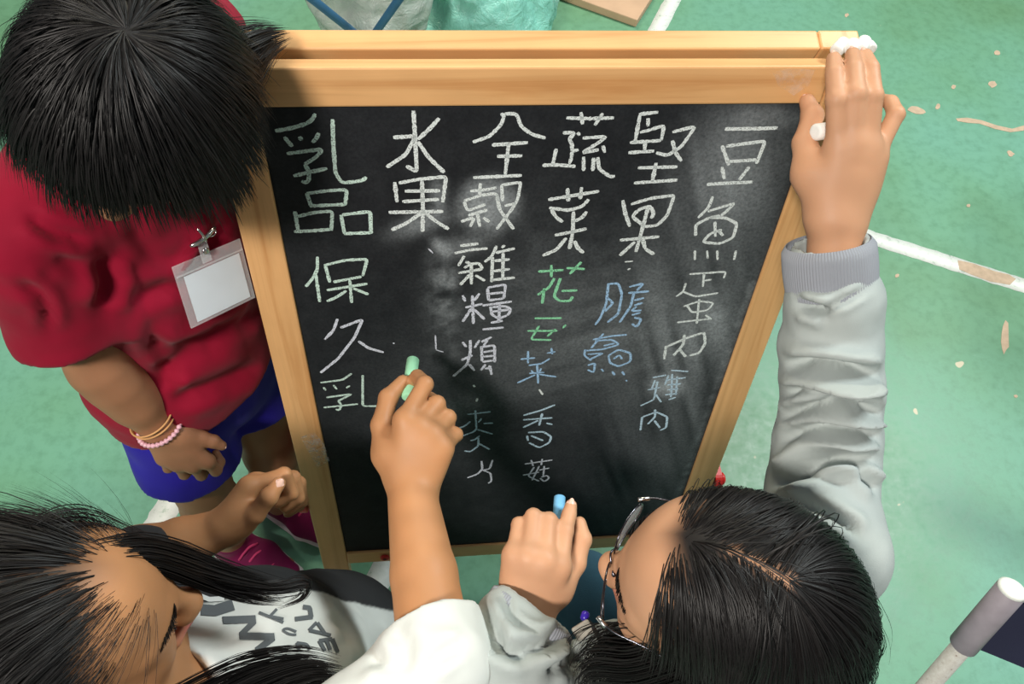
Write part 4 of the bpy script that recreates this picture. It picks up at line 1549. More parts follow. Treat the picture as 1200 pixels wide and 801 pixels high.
def dress_b():
    g = PB
    A = atd
    root, Rs, Ls, mid, hip, sd, fw, relb = (g[k] for k in ('root', 'Rs', 'Ls', 'mid', 'hip', 'sd', 'fw', 'relb'))
    S = Sculpt((-.74, -.58, .40), (-.04, .06, .96), .0048)
    # right sleeve with its opening, then the rest
    ah = nrm(relb - Rs)
    fa = nrm(g['rwr'] - relb)
    S.cap(Rs, relb, .056, .052, 0)
    S.cap(relb, relb + fa * .09, .052, .052, .02)
    e_ = A(504, 728, .802)
    cutn = nrm(fa + np.array([-.12, 0, .0]))
    S.cut_plane(e_, cutn, .004)
    S.cap(e_ - fa * .04, e_ + fa * .06, .042, .047, .003, 'sub')
    S.cap(Ls, A(160, 668, .895), .050, .050, .02)
    S.cap(Rs * .82 + mid * .18 - [0, 0, .01], Ls * .82 + mid * .18 - [0, 0, .01], .056, .056, .03)
    ch = mid * .62 + hip * .38 + fw * .022
    S.ecap(mid - [0, 0, .045] + fw * .008, ch, sd, .135, .092, .130, .098, .05)
    S.ecap(ch, hip + [0, 0, .02], sd, .130, .098, .140, .112, .05)
    S.cut_plane(hip - [0, 0, .03], (0, 0, -1), .003)
    S.cap(mid + [.01, .005, .045], g['c'], .055, .08, .008, 'sub')
    MW = mat_cloth('white_jersey', srgb(216, 219, 215), .04, 1300, .85, .2, .2, attr=True)

    def tint(V):
        lat = (V - mid) @ sd
        p = to_px(V)
        t = np.ones((len(V), 3))
        dark = sm(lat, .078, .083)
        return t * (1 - dark[:, None]) + np.array([.045, .045, .05]) * dark[:, None]
    fi = [([395, 700, 405, 730, 408, 760], 7, .006), ([428, 735, 445, 775, 470, 790], 8, .004), ([470, 745, 500, 760, 545, 765], 9, .004),
          ([410, 790, 450, 770, 520, 785], 9, .004), ([460, 740, 475, 760, 470, 795], 9, .004), ([500, 790, 520, 765, 548, 752], 7, .005),
          ([240, 760, 290, 740, 330, 745], 7, .003), ([380, 720, 410, 735, 432, 765], 8, .006)]
    sh, V, F = garment(S, 'shirt', MW, root, fi, [(.0035, 14, 9.0), (.001, 40, 2.0)], tint, label='white T-shirt with grey lettering and a black side')
    # ---- dark shorts
    S = Sculpt((-.50, -.45, .20), (-.04, .0, .56), .005)
    S.ecap(hip + [0, 0, .03], hip - [0, 0, .05], sd, .125, .10, .13, .10)
    for q in (-1, 1):
        h_ = hip + sd * .058 * q
        S.cap(h_, h_ + fw * .03 - [0, 0, .22], .078, .074, .03)
    S.cut_plane((0, 0, .25), (0, 0, -1), .003)
    garment(S, 'shorts', mat_cloth('black_shorts_cloth', (.02, .02, .025), .1), root, (), [(.003, 15, 2.0)])
    # ---- printed lettering, laid on the cloth
    from mathutils.bvhtree import BVHTree
    bv = BVHTree.FromPolygons([tuple(v) for v in V], [tuple(int(i) for i in f) for f in F])
    ink = simple('grey_print', srgb(92, 98, 102), .8, var=.08)
    inkw = simple('white_print', srgb(220, 224, 222), .8, var=.05)
    cr = lambda q: np.array(q, float).reshape(-1, 2) / 4.615 + np.array([180, 640])
    glyphs = [('W', ink, 40, [[372, 402, 555, 395, 460, 488, 655, 490, 548, 568]]),
              ('K', ink, 15, [[568, 360, 700, 412], [665, 342, 622, 388], [640, 385, 700, 395]]),
              ('C', ink, 12, [[770, 478, 735, 478, 690, 452, 720, 442, 770, 462]]),
              ('D', ink, 16, [[770, 522, 785, 560], [772, 522, 830, 530, 840, 562]]),
              ('L', ink, 24, [[762, 395, 858, 382], [850, 385, 842, 335, 805, 330]]),
              ('A', ink, 18, [[880, 412, 838, 455], [838, 455, 958, 482], [882, 415, 925, 472]]),
              ('E', ink, 20, [[893, 510, 925, 565], [893, 512, 965, 500], [965, 500, 992, 572], [935, 512, 952, 560]]),
              ('bar', ink, 60, [[255, 345, 330, 350, 430, 318]]),
              ('v', inkw, 12, [[620, 292, 745, 266], [690, 290, 655, 245]]),
              ('l', inkw, 14, [[395, 175, 440, 215, 500, 238]]), ('o', inkw, 9, [[470, 180, 520, 210, 555, 205], [520, 235, 560, 235]]),
              ('s', inkw, 16, [[300, 190, 350, 195, 390, 215]]), ('i', inkw, 26, [[150, 135, 290, 148]]), ('j', inkw, 26, [[235, 265, 300, 290, 380, 285]])]
    for nm, mat, wd, strokes in glyphs:
        parts = []
        for k_, st in enumerate(strokes):
            P2 = cr(st)
            m = max(3, int(np.sum(np.linalg.norm(np.diff(P2, axis=0), axis=1)) / 1.6))
            seg = np.r_[0, np.cumsum(np.linalg.norm(np.diff(P2, axis=0), axis=1))]
            sx = np.linspace(0, seg[-1], m)
            C2 = np.stack([np.interp(sx, seg, P2[:, i]) for i in range(2)], 1)
            if nm == 'C' or nm == 'D':
                for _ in range(4): C2[1:-1] = .5 * C2[1:-1] + .25 * (C2[:-2] + C2[2:])
            tn = np.gradient(C2, axis=0); tn /= np.linalg.norm(tn, axis=1)[:, None]
            if nm == 'W': sdv = np.tile(np.array([.10, 1.0]), (m, 1))
            else: sdv = np.stack([-tn[:, 1], tn[:, 0]], 1)
            hw = wd / 4.615 / 2
            nx = 5
            V3 = []
            for j in range(nx):
                o = (j / (nx - 1) - .5) * 2 * hw
                for i in range(m):
                    q = C2[i] + sdv[i] * o
                    dr = Vector(ray(*q)).normalized()
                    hit = bv.ray_cast(Vector(CAM_C), dr)
                    if hit[0] is None:
                        V3.append(np.full(3, np.nan)); continue
                    V3.append(np.array(hit[0]) + np.array(hit[1]) * (.0011 + .0002 * k_))
            V3 = np.array(V3)
            Fq = [(j * m + i, j * m + i + 1, (j + 1) * m + i + 1, (j + 1) * m + i) for j in range(nx - 1) for i in range(m - 1)]
            Fq = np.array([f for f in Fq if not np.isnan(V3[list(f)]).any() and np.ptp(V3[list(f)], axis=0).max() < .02])
            if not len(Fq): continue
            V3 = np.nan_to_num(V3, nan=0.0)
            us = np.unique(Fq); mp = np.full(len(V3), -1); mp[us] = np.arange(len(us))
            parts.append((V3[us], mp[Fq], np.zeros((0, 3), int)))
        if parts:
            Vj, Fj = join_arrays(parts)
            link('printed_letter', mesh_np('printed_letter', Vj, Fj), mat, sh, smooth=True)
    # ---- locks over the shoulders
    L1 = []
    z = lambda *q: [A(*t) for t in q]
    for gpts, n, wd in ((z((110, 650, .63), (165, 645, .67), (225, 664, .725), (285, 680, .755), (350, 692, .785)), 200, .018),
                        (z((115, 655, .63), (175, 655, .67), (240, 678, .73), (290, 698, .76), (335, 706, .785)), 160, .012),
                        (z((100, 645, .63), (150, 638, .66), (205, 648, .71), (260, 664, .745), (320, 680, .77)), 130, .012),
                        (z((260, 680, .745), (320, 690, .765), (358, 684, .785), (354, 700, .787), (325, 712, .787)), 40, .010),
                        (z((20, 640, .62), (60, 610, .625), (105, 606, .65), (150, 622, .69), (180, 632, .72)), 30, .012)):
        L1.append(lock(gpts, n, wd))
    for gpts, n, wd in ((z((120, 905, .58), (225, 842, .66), (300, 804, .72), (355, 787, .76), (400, 790, .785)), 520, .030),
                        (z((130, 930, .58), (240, 872, .66), (315, 832, .72), (370, 814, .765), (402, 808, .785)), 480, .034)):
        L1.append(lock(gpts, n, wd, taper=(.9, 1.0, .5)))
    P = np.concatenate(L1)
    h = strands_mesh('hair_lock', P, rng.uniform(.0004, .0007, len(P)), HAIRM, root, g['c'])


dress_b()
# ------------------------------------------------------------------ child in the grey sweatshirt and glasses
def person_c():
    root = thing('person', 'black-haired child with glasses in a grey sweatshirt gripping the easel corner', 'person', (.20, -.36, 0))
    A = atd
    px = lambda *q: [A(*t) for t in q]
    B = basis((-.88, .45, -.10), (-.08, .10, .99))
    s = 1.02
    cran = A(872, 690, .70)
    c = cran - B @ np.array([-.008, 0, .04]) * s
    Rs, Ls = np.array([.25, -.205, .79]), np.array([.125, -.475, .79])
    sd = nrm(Ls - Rs); mid = (Rs + Ls) / 2
    fw = nrm(np.array([-.92, .40, 0]))
    hip = np.array([.19, -.40, .44])
    relb = A(972, 515, .93); rwr = A(978, 262, .845)
    lelb = np.array([-.02, -.40, .70]); lwr = A(618, 706, .862)
    S = Sculpt((-.16, -.66, 0.0), (.46, .26, 1.18), .0030)
    sculpt_head(S, c, B, s)
    S.cap(c + B @ np.array([-.035, 0, -.03]), mid + [0, 0, .04], .047, .05, .03)
    S.cap(Rs * .85 + mid * .15 - [0, 0, .02], Ls * .85 + mid * .15 - [0, 0, .02], .042, .042, .03)
    S.ecap(mid - [0, 0, .06], mid * .5 + hip * .5, sd, .12, .078, .105, .075, .05)
    S.ecap(mid * .5 + hip * .5, hip, sd, .105, .075, .12, .088, .04)
    S.cap(Rs, relb, .038, .030, .02)
    S.chain([relb, relb * .55 + rwr * .45, rwr], [.030, .031, .0270], .02)
    S.cap(Ls, lelb, .040, .037, .02)
    S.chain([lelb, lelb * .55 + lwr * .45, lwr], [.036, .033, .0250], .02)
    # right hand over the corner of the easel
    hand(S, rwr, [px((981, 174, .812), (980, 117, .793), (978, 86, .800), (977, 69, .812)),
                  px((1000, 167, .808), (1003, 110, .789), (1001, 80, .799), (999, 64, .812)),
                  px((1017, 172, .812), (1023, 112, .794), (1020, 80, .802), (1014, 65, .814)),
                  px((1024, 184, .820), (1050, 134, .815), (1044, 120, .826), (1034, 117, .838))],
         px((950, 205, .838), (943, 168, .846), (952, 136, .852), (946, 119, .858)), 1.14, rw=.026, kf=.0016)
    # left hand holding blue chalk
    hand(S, lwr, [px((656, 664, .848), (662, 622, .868), (667, 602, .882), (669, 592, .888)),
                  px((638, 657, .842), (643, 610, .868), (645, 622, .900), (647, 640, .905)),
                  px((619, 652, .842), (625, 605, .868), (628, 618, .900), (630, 636, .905)),
                  px((602, 650, .848), (608, 614, .870), (612, 625, .897), (616, 641, .902))],
         px((652, 690, .868), (674, 660, .876), (682, 632, .886), (679, 613, .893)), 1.06, kf=.0016)
    # legs: left knee up, right knee on the floor
    kl = A(684, 700, 1.17); hl_ = hip + sd * .06
    S.chain([hl_, kl, np.array([kl[0] + .03, kl[1] + .03, .07])], [.07, .052, .034], .03)
    S.ecap(np.array([kl[0] + .04, kl[1] + .03, .04]), np.array([kl[0] - .09, kl[1] + .06, .03]), (0, 1, 0), .03, .026, .034, .018, .02)
    hr = hip - sd * .06
    kr = np.array([.20, -.27, .055])
    S.chain([hr, kr, np.array([.50, -.42, .05])], [.07, .052, .034], .03)
    S.cap(np.array([.50, -.42, .045]), np.array([.60, -.46, .03]), .03, .022, .02)

    part = np.array([[.078, .004, .088], [.045, .004, .110], [.018, .006, .119], [-.028, .012, .118]])

    def layers(V):
        h = head_coords(V, c, B, s)
        near = np.linalg.norm(h, axis=1) < .16
        hl = .088 - .55 * np.abs(h[:, 1]) - .25 * (.118 - h[:, 2])
        scalp = near * sm(h[:, 2], .0, .03) * (1 - sm(h[:, 0], hl - .030, hl + .004))
        back = near * (1 - sm(h[:, 0], -.02, .01)) * sm(h[:, 2], -.06, -.04)
        d = np.full(len(V), 9.0)
        for a, b in zip(part[2:-1], part[3:]):
            t = np.clip(((h - a) @ (b - a)) / ((b - a) @ (b - a)), 0, 1)
            d = np.minimum(d, np.linalg.norm(h - a - t[:, None] * (b - a), axis=1))
        pm = .85 * np.exp(-(d / .006) ** 2)
        lips = near * np.exp(-(((h[:, 2] + .053) / .007) ** 2 + (h[:, 1] / .020) ** 2)) * sm(h[:, 0], .080, .09)
        return [(np.clip(np.maximum(scalp, back) * (1 - pm), 0, 1), (.012, .010, .010)), (np.clip(lips, 0, 1) * .8, srgb(214, 120, 116))]
    body, V, F = body_obj(S, root, srgb(202, 152, 118), layers)
    for t, p_, u in (((977, 69, .812), (978, 86, .800), None), ((999, 64, .812), (1001, 80, .799), None), ((1014, 65, .814), (1020, 80, .802), None),
                     ((669, 592, .888), (667, 602, .882), None), ((946, 119, .858), (952, 136, .852), (-.6, -.5, .6))):
        nail('fingernail', A(*t), A(*p_), CAM_C - A(*t) if u is None else u, body, 1.1)
    for y in (1, -1):
        for nm, z, x, n_, ln in (('eyebrow', .018, .084, 150, .009), ('eyelashes', -.0065, .0875, 40, .007)):
            t = rng.random(n_)
            yy = (.012 + .034 * t if nm == 'eyebrow' else .018 + .026 * t) * y
            xx = x - .018 * t ** 2 + (.0135 if nm == 'eyebrow' else .0005)
            zz = z + (rng.uniform(-.003, .003, n_) if nm == 'eyebrow' else -.002 * (t - .5) ** 2 * 4)
            r0 = c + (np.stack([xx, yy, zz], 1) * s) @ B.T
            dd = np.stack([np.full(n_, .1 if nm == 'eyebrow' else .9), (.9 if nm == 'eyebrow' else .15) * y * np.ones(n_), np.full(n_, .25 if nm == 'eyebrow' else -.45)], 1) @ B.T
            strands_mesh(nm, r0[:, None, :] + dd[:, None, :] * (np.linspace(0, 1, 4) * ln)[None, :, None], .0004, HAIRM, root)
    # ---- hair: shoulder length, parted at the crown
    co = Colliders()
    co.ell(c + B @ (np.array([-.008, 0, .040]) * s), np.array([.094, .075, .080]) * s, B)
    co.ell(c + B @ (np.array([.034, 0, .036]) * s), np.array([.053, .063, .056]) * s, B)
    co.ell(c + B @ (np.array([.045, 0, -.03]) * s), np.array([.056, .060, .07]) * s, B)
    n = 15000

    def keep(x, y, z):
        hl = .088 - .55 * np.abs(y) - .25 * (.118 - z) + .012 * (rng.random(len(x)) - .6)
        return (((x < hl) & (z > -.01)) | ((x < -.01) & (z > -.045)))
    R_, hp = scalp_roots(n, c, B, s, keep)
    # flow away from the parting
    best = np.full(n, 9.0); fl = np.zeros((n, 3))
    for a, b in zip(part[:-1], part[1:]):
        t = np.clip(((hp - a) @ (b - a)) / ((b - a) @ (b - a)), 0, 1)
        v = hp - a - t[:, None] * (b - a)
        dd = np.linalg.norm(v, axis=1)
        u = dd < best
        best[u] = dd[u]; fl[u] = v[u]
    fl = fl / (np.linalg.norm(fl, axis=1)[:, None] + 1e-6)
    fr_ = sm(hp[:, 0], -.02, .04)
    fl[:, 0] -= 1.2 * fr_
    out = (hp - np.array([-.008, 0, .04])) / np.array([.094, .075, .08]) ** 2
    out = out / np.linalg.norm(out, axis=1)[:, None]
    off = rng.uniform(.001, .010, n)
    ln = np.where(hp[:, 1] > .0, rng.uniform(.12, .17, n), rng.uniform(.10, .145, n))
    P = grow(R_, (fl + .08 * out) @ B.T, ln, 9, co, off, .30, .014, .86, g=nrm(B @ np.array([-.30, 0, -.75]) + np.array([0, 0, -.45])),
             swirl=lambda Q, t: np.array([0, 0, -1.0]) * 1.2 * max(0.0, t - .2))
    P = clear_face(P, c, B, s, .060, .055, .08)
    P = clear_stray(P, c, B, s, 1.42)
    n = len(P)
    strands_mesh('hair', P, rng.uniform(.00035, .0007, n), HAIRM, root, c)
    return dict(root=root, c=c, B=B, s=s, Rs=Rs, Ls=Ls, sd=sd, mid=mid, hip=hip, fw=fw, relb=relb, rwr=rwr, lelb=lelb, lwr=lwr, kl=kl, hl=hl_, hr=hr, kr=kr)


PC = person_c()


def dress_c():
    g = PC
    A = atd
    root, Rs, Ls, mid, hip, sd, fw, relb, rwr, lelb, lwr = (g[k] for k in ('root', 'Rs', 'Ls', 'mid', 'hip', 'sd', 'fw', 'relb', 'rwr', 'lelb', 'lwr'))
    MG = mat_cloth('grey_fleece', srgb(172, 180, 178), .06, 1100, .9, .35, .3, attr=True)
    S = Sculpt((-.20, -.68, .36), (.48, .18, 1.14), .0048)
    # right sleeve from the cuff down to the shoulder
    k0, k1, k2 = A(972, 281, .85), A(974, 335, .862), A(978, 352, .868)
    ax = nrm(k1 - k0)
    S.cap(k0 - ax * .02, k1, .0405, .0410, 0)
    S.cap(k1, k2, .0410, .050, .006)
    S.chain([k2, A(977, 405, .888), A(976, 450, .902), A(970, 520, .925), A(962, 580, .91), A(972, 650, .87)], [.0515, .0545, .0545, .0575, .060, .062], .012)
    cutn = nrm(nrm(k0 - k1) + np.array([-.10, 0, .12]))
    S.cut_plane(A(970, 284, .846), cutn, .003)
    S.cap(k0 - nrm(k0 - k1) * .035, k0 + nrm(k0 - k1) * .05, .033, .0345, .003, 'sub')
    # left sleeve
    Sl = nrm(lelb - lwr)
    c0 = A(618, 700, .862)
    e0 = A(626, 716, .845); e1 = A(606, 748, .83)
    S.cap(e0 - nrm(e1 - e0) * .012, e1, .0415, .0420, 0)
    S.chain([e1, A(600, 775, .81), lelb], [.052, .058, .060], .008)
    cn = nrm(nrm(e0 - e1) * 1.0 + np.array([0, 0, .25]))
    S.cut_plane(A(626, 712, .845), cn, .003, e0 - .10, e0 + .10)
    S.cap(e0 - cn * .03, e0 + cn * .05, .034, .036, .003, 'sub')
    S.cap(lelb, Ls, .062, .066, .03)
    S.cap(Rs * .9 + mid * .1, Ls * .9 + mid * .1, .066, .066, .03)
    ch = mid * .62 + hip * .38 + fw * .02
    S.ecap(mid - [0, 0, .045] + fw * .03, ch, sd, .150, .108, .145, .112, .06)
    S.ecap(ch, hip, sd, .145, .112, .150, .120, .05)
    # neckline
    nk = A(705, 770, .86)
    S.cap(mid + fw * .04 + [0, 0, .02], nk + [0.01, -.01, .01], .060, .045, .02)
    S.cap(mid + fw * .02 + [0, 0, .05], nk + [0.0, -.0, .05], .055, .042, .006, 'sub')
    S.cut_plane(hip - [0, 0, .05], (0, 0, -1), .003)

    def tint(V):
        return np.ones((len(V), 3))
    fi = [([932, 352, 970, 360, 1020, 336], 4, .004), ([935, 357, 955, 362, 972, 369], 6, .008),
          ([916, 427, 950, 426, 1000, 434, 1038, 440], 7, .012), ([930, 455, 965, 452, 1038, 446], 8, -.004),
          ([918, 466, 945, 455, 1000, 465, 1034, 470], 6, .009), ([912, 494, 945, 478, 1000, 470, 1036, 490], 7, .010), ([990, 475, 1010, 482, 1028, 480], 5, .008),
          ([910, 520, 950, 500, 1010, 505, 1034, 512], 7, .009), ([906, 565, 925, 560, 945, 548, 985, 535, 1030, 540], 8, .014), ([920, 575, 950, 560, 1000, 566], 6, .006),
          ([900, 590, 940, 590, 990, 612, 1010, 630], 6, .006), ([965, 602, 958, 625], 4, .003), ([1000, 545, 1012, 560, 1030, 575], 6, .008), ([990, 706, 1022, 698], 3, .003),
          ([580, 735, 590, 760, 625, 775], 7, .008), ([560, 700, 575, 740, 585, 770], 7, .007), ([600, 760, 640, 755, 665, 735], 7, .008), ([640, 790, 665, 775, 690, 770], 7, .006), ([592, 690, 600, 725, 630, 742, 655, 735], 4, .003)]
    fi = [(p_, w_, d_ * 2.1) for p_, w_, d_ in fi]
    sh, V, F = garment(S, 'sweatshirt', MG, root, fi, [(.005, 17, 4.0), (.0012, 45, 6.0)], tint, label='grey fleece sweatshirt')
    # rib-knit cuffs: fine ridges as their own bands
    MC = mat_cloth('grey_rib_knit', srgb(150, 154, 162), .05, 1400, .9, .2, .3)
    for nm, a, b, r, n_ in (('cuff', A(970, 283, .847), A(974, 340, .864), .0466, 96), ('cuff', A(626, 713, .846), A(610, 741, .832), .0480, 90)):
        axn = nrm(b - a)
        u = nrm(np.cross(axn, (0, 0, 1))); v = np.cross(axn, u)
        if nm == 'cuff' and r < .047: cn_ = cutn
        else: cn_ = cn
        Vv, Ff = [], []
        m = n_ * 4
        rows = 9
        for i in range(rows):
            t = i / (rows - 1)
            for j in range(m):
                th = 2 * math.pi * j / m
                rr = r * (1 + .0 * t) + .0006 * math.cos(n_ * th) + (-.004 if i in (0,) else 0) + (.0015 * math.sin(math.pi * t))
                p = a + (math.cos(th) * u + math.sin(th) * v) * rr
                # shear the rim to the slanted opening
                sh_ = -((math.cos(th) * u + math.sin(th) * v) @ cn_) / (axn @ cn_) * rr
                p = p + axn * (sh_ * (1 - t) + t * np.linalg.norm(b - a))
                Vv.append(p)
        for i in range(rows - 1):
            for j in range(m):
                Ff.append((i * m + j, i * m + (j + 1) % m, (i + 1) * m + (j + 1) % m, (i + 1) * m + j))
        link('cuff', mesh_np('cuff', np.array(Vv), np.array(Ff)), MC, sh, smooth=True)
    # ---- jeans
    MJ = mat_cloth('blue_denim', srgb(66, 104, 122), .25, 700, .85, .5, .2)
    S = Sculpt((-.10, -.62, .0), (.64, -.02, .56), .0048)
    S.ecap(hip + [0, 0, .04], hip - [0, 0, .04], sd, .135, .105, .135, .105)
    kl, hl_, hr, kr = g['kl'], g['hl'], g['hr'], g['kr']
    S.chain([hl_, kl, np.array([kl[0] + .03, kl[1] + .03, .10])], [.09, .068, .055], .03)
    S.chain([hr, kr + [0, 0, .015], np.array([.48, -.41, .065])], [.09, .066, .05], .03)
    S.cut_plane((0, 0, .004), (0, 0, -1))
    garment(S, 'jeans', MJ, root, (), [(.004, 16, 7.0)], label='blue denim jeans')
    m1 = mat_cloth('dark_trainer_mesh', srgb(40, 44, 52), .2, 500, .6, .4)
    m2 = simple('trainer_sole', srgb(220, 220, 218), .5)
    m3 = simple('trainer_lace', srgb(230, 230, 230), .7)
    f0 = np.array([kl[0] + .05, kl[1] + .025, 0]); shoe(root, None, f0, f0 + [-.17, .07, 0], (m1, m2, m3))
    # ---- trailing wisps of hair at the nape
    z = lambda *q: [A(*t) for t in q]
    L = [lock(z((985, 690, .66), (1005, 730, .70), (1015, 760, .73), (1008, 790, .75)), 26, .020, taper=(1, 1.2, 1.4)),
         lock(z((1000, 745, .67), (1012, 770, .70), (1014, 790, .72), (1003, 805, .73)), 30, .016)]
    # the long side falls past the cheek to the chest
    L += [lock(z((815, 770, .70), (765, 785, .735), (725, 783, .765), (704, 795, .79), (705, 830, .82)), 520, .045, taper=(.9, 1.0, .7)),
          lock(z((850, 800, .71), (800, 815, .74), (755, 805, .77), (732, 825, .80)), 420, .06, taper=(.9, 1.0, .8)),
          lock(z((815, 745, .70), (765, 762, .735), (722, 765, .76), (704, 780, .78)), 160, .020, taper=(.5, 1.0, .8))]
    P = np.concatenate(L)
    strands_mesh('hair_lock', P, rng.uniform(.0004, .0007, len(P)), HAIRM, root, g['c'])


dress_c()
# ------------------------------------------------------------------ chalk sticks
def chalk_mat(name, col):
    return simple(name, col, .9, var=.06, scale=120, bump_s=.2, bscale=600, Specular_IOR_Level=.1)


CW = chalk_mat('white_chalk', srgb(240, 240, 236))


def chalk(a, b, r, mat, label, group=None):
    o = rod('chalk_stick', a, b, r, mat, None, 20, .22)
    return tag(o, label, 'chalk', group)


A = atd
chalk(A(484, 421, .995), A(478, 466, .945), .0078, chalk_mat('green_chalk', srgb(170, 232, 190)), 'mint green chalk stick pinched between thumb and finger')
chalk(A(656, 581, .912), A(652, 640, .878), .0066, chalk_mat('blue_chalk', srgb(126, 190, 232)), 'sky blue chalk stick in the fist with the sleeve cuff')
chalk(A(955, 155, .828), A(992, 150, .850), .0088, CW, 'white chalk stick gripped under the thumb at the easel corner')
for a, b in (((990, 49, .842), (979, 61, .836)), ((1001, 50, .838), (996, 60, .832)), ((1014, 47, .842), (1007, 59, .834)), ((1016, 53, .846), (1021, 59, .84))):
    chalk(A(*a), A(*b), .0072, CW, 'short white chalk stub under the fingertips on the easel top', 'white chalk stubs on the easel top')

# ------------------------------------------------------------------ bracelets on the child's wrist
def ring_pts(c, ax, r, n, tilt=0.0, squash=1.0):
    ax = nrm(ax)
    u = nrm(np.cross(ax, (0, 0, 1))); v = np.cross(ax, u)
    t = np.linspace(0, 2 * np.pi, n, endpoint=False)
    return c + r * (np.cos(t)[:, None] * u + squash * np.sin(t)[:, None] * v)


_ax = nrm(A_WR - A_EL)
_up = CAM_C - A_WR
nb_ = 30
P = ring_pts(A_WR - _ax * .006, nrm(_ax + np.array([.0, .0, .1])), .0292, nb_ * 6)
rad = .0018 + .0019 * np.abs(np.sin(np.linspace(0, np.pi * nb_, nb_ * 6, endpoint=False)))
o = tube('beaded_bracelet', P, rad, simple('pink_bead', srgb(236, 182, 196), .3, var=.1), None, 8, closed=True)
tag(o, 'pink beaded bracelet around the wrist by the blue shorts', 'bracelet')
for i, dd in enumerate((.022, .0285)):
    P = ring_pts(A_WR - _ax * dd, nrm(_ax + np.array([.05 * i, 0, .15])), .0288 + .0008 * i, 40)
    o = tube('rubber_band', P, .0013, simple('tan_rubber_band', srgb(214, 160, 104), .6), None, 6, closed=True)
    tag(o, ('thin tan rubber band on the wrist right beside the pink beaded bracelet', 'thin tan rubber band higher up the forearm than its twin by the bracelet')[i], 'rubber band', 'rubber bands on the wrist')

# ------------------------------------------------------------------ name badge on the red shirt
def badge():
    sh = [o for o in A_ROOT.children if o.name.startswith('shirt')][0]
    me = sh.data
    from mathutils.bvhtree import BVHTree
    V = [v.co[:] for v in me.vertices]
    bv = BVHTree.FromPolygons(V, [tuple(p.vertices) for p in me.polygons])
    hits = []
    for q in ((205, 318), (222, 345), (238, 372), (240, 300), (255, 330), (268, 290), (276, 320), (262, 355)):
        h = bv.ray_cast(Vector(CAM_C), Vector(ray(*q)).normalized())
        if h[0] is not None: hits.append(np.array(h[0]))
    hits = np.array(hits)
    cen = hits.mean(0)
    u_, s_, vt = np.linalg.svd(hits - cen)
    n = vt[2]
    view = nrm(CAM_C - cen)
    if n @ view < 0: n = -n
    n = nrm(n + .35 * view)
    off = max((hits - cen) @ n) + .003
    o = cen + n * off

    def on(q):
        d = ray(*q)
        return CAM_C + d * (np.dot(o - CAM_C, n) / np.dot(d, n))
    TL, TR, BL = on((201, 313)), on((281, 279)), on((238, 378))
    ex = nrm(TR - TL)
    ey = nrm((BL - TL) - ex * ((BL - TL) @ ex))
    hh = np.linalg.norm((BL - TL) - ex * ((BL - TL) @ ex))
    ww = min(hh * 1.42, (-.3495 - max(TL[0], BL[0])) / max(ex[0], .2) + .010)
    ww = max(ww, np.linalg.norm(TR - TL))
    ez = np.cross(ex, ey)
    if ez @ n < 0: ez = -ez
    root = thing('name_badge', 'blank white name badge in a clear holder clipped to the red shirt', 'badge', tuple(TL + ex * ww / 2 + ey * hh))
    mcl, nt, b = new_mat('clear_vinyl')
    sset(b, Roughness=.12); b.inputs['Base Color'].default_value = (.9, .92, .95, 1); b.inputs['Alpha'].default_value = .22
    nt.links.new(ramp(nt, noise(nt, 40, 3), [(.4, (.06,) * 3), (.7, (.16,) * 3)]), b.inputs['Roughness'])
    paper = simple('white_card', srgb(222, 230, 238), .7, var=.03)

    def slab(nm, x0, x1, y0, y1, z, t, mat, bev=.0008):
        m = box_mesh(nm, (x1 - x0, y1 - y0, t), bev)
        M = frame_m(TL + ex * (x0 + x1) / 2 + ey * (y0 + y1) / 2 + ez * z, ex, nrm(np.cross(ez, ex)), ez)
        return link(nm, m, mat, root, M)
    slab('card', .010, ww - .006, .017, hh - .004, 0, .0006, paper, 0)
    hold = slab('plastic_holder', 0, ww, 0, hh, .0, .0024, mcl)
    slab('seam', .001, ww - .001, .0125, .0145, .0018, .0008, mcl, 0)
    # strap and clip above
    cx_ = ww * .46
    slab('strap', cx_ - .006, cx_ + .006, -.016, .010, .003, .0012, mcl)
    base = TL + ex * cx_ - ey * .017 + ez * .005
    k = rod('snap_button', base + ey * .012, base + ey * .012 + ez * .003, .0042, STEEL, root, 16, .3)
    tube('clip_jaw', spline([base - ex * .016, base - ex * .006 + ez * .003 - ey * .002, base + ex * .008 + ez * .003 - ey * .006, base + ex * .019 - ey * .010], 10), [.0016, .0026, .0028, .0028, .0028, .0028, .0028, .0028, .0026, .0018], STEEL, root, 8)
    tube('clip_lever', spline([base - ey * .018 - ex * .004 + ez * .004, base - ey * .008 + ez * .006, base + ez * .004 + ex * .002], 8), .0016, STEEL, root, 8)
    tube('clip_wire', ring_pts(base + ex * .012 - ey * .006 + ez * .004, ez, .005, 20, squash=.6), .0007, STEEL, root, 6, closed=True)


badge()

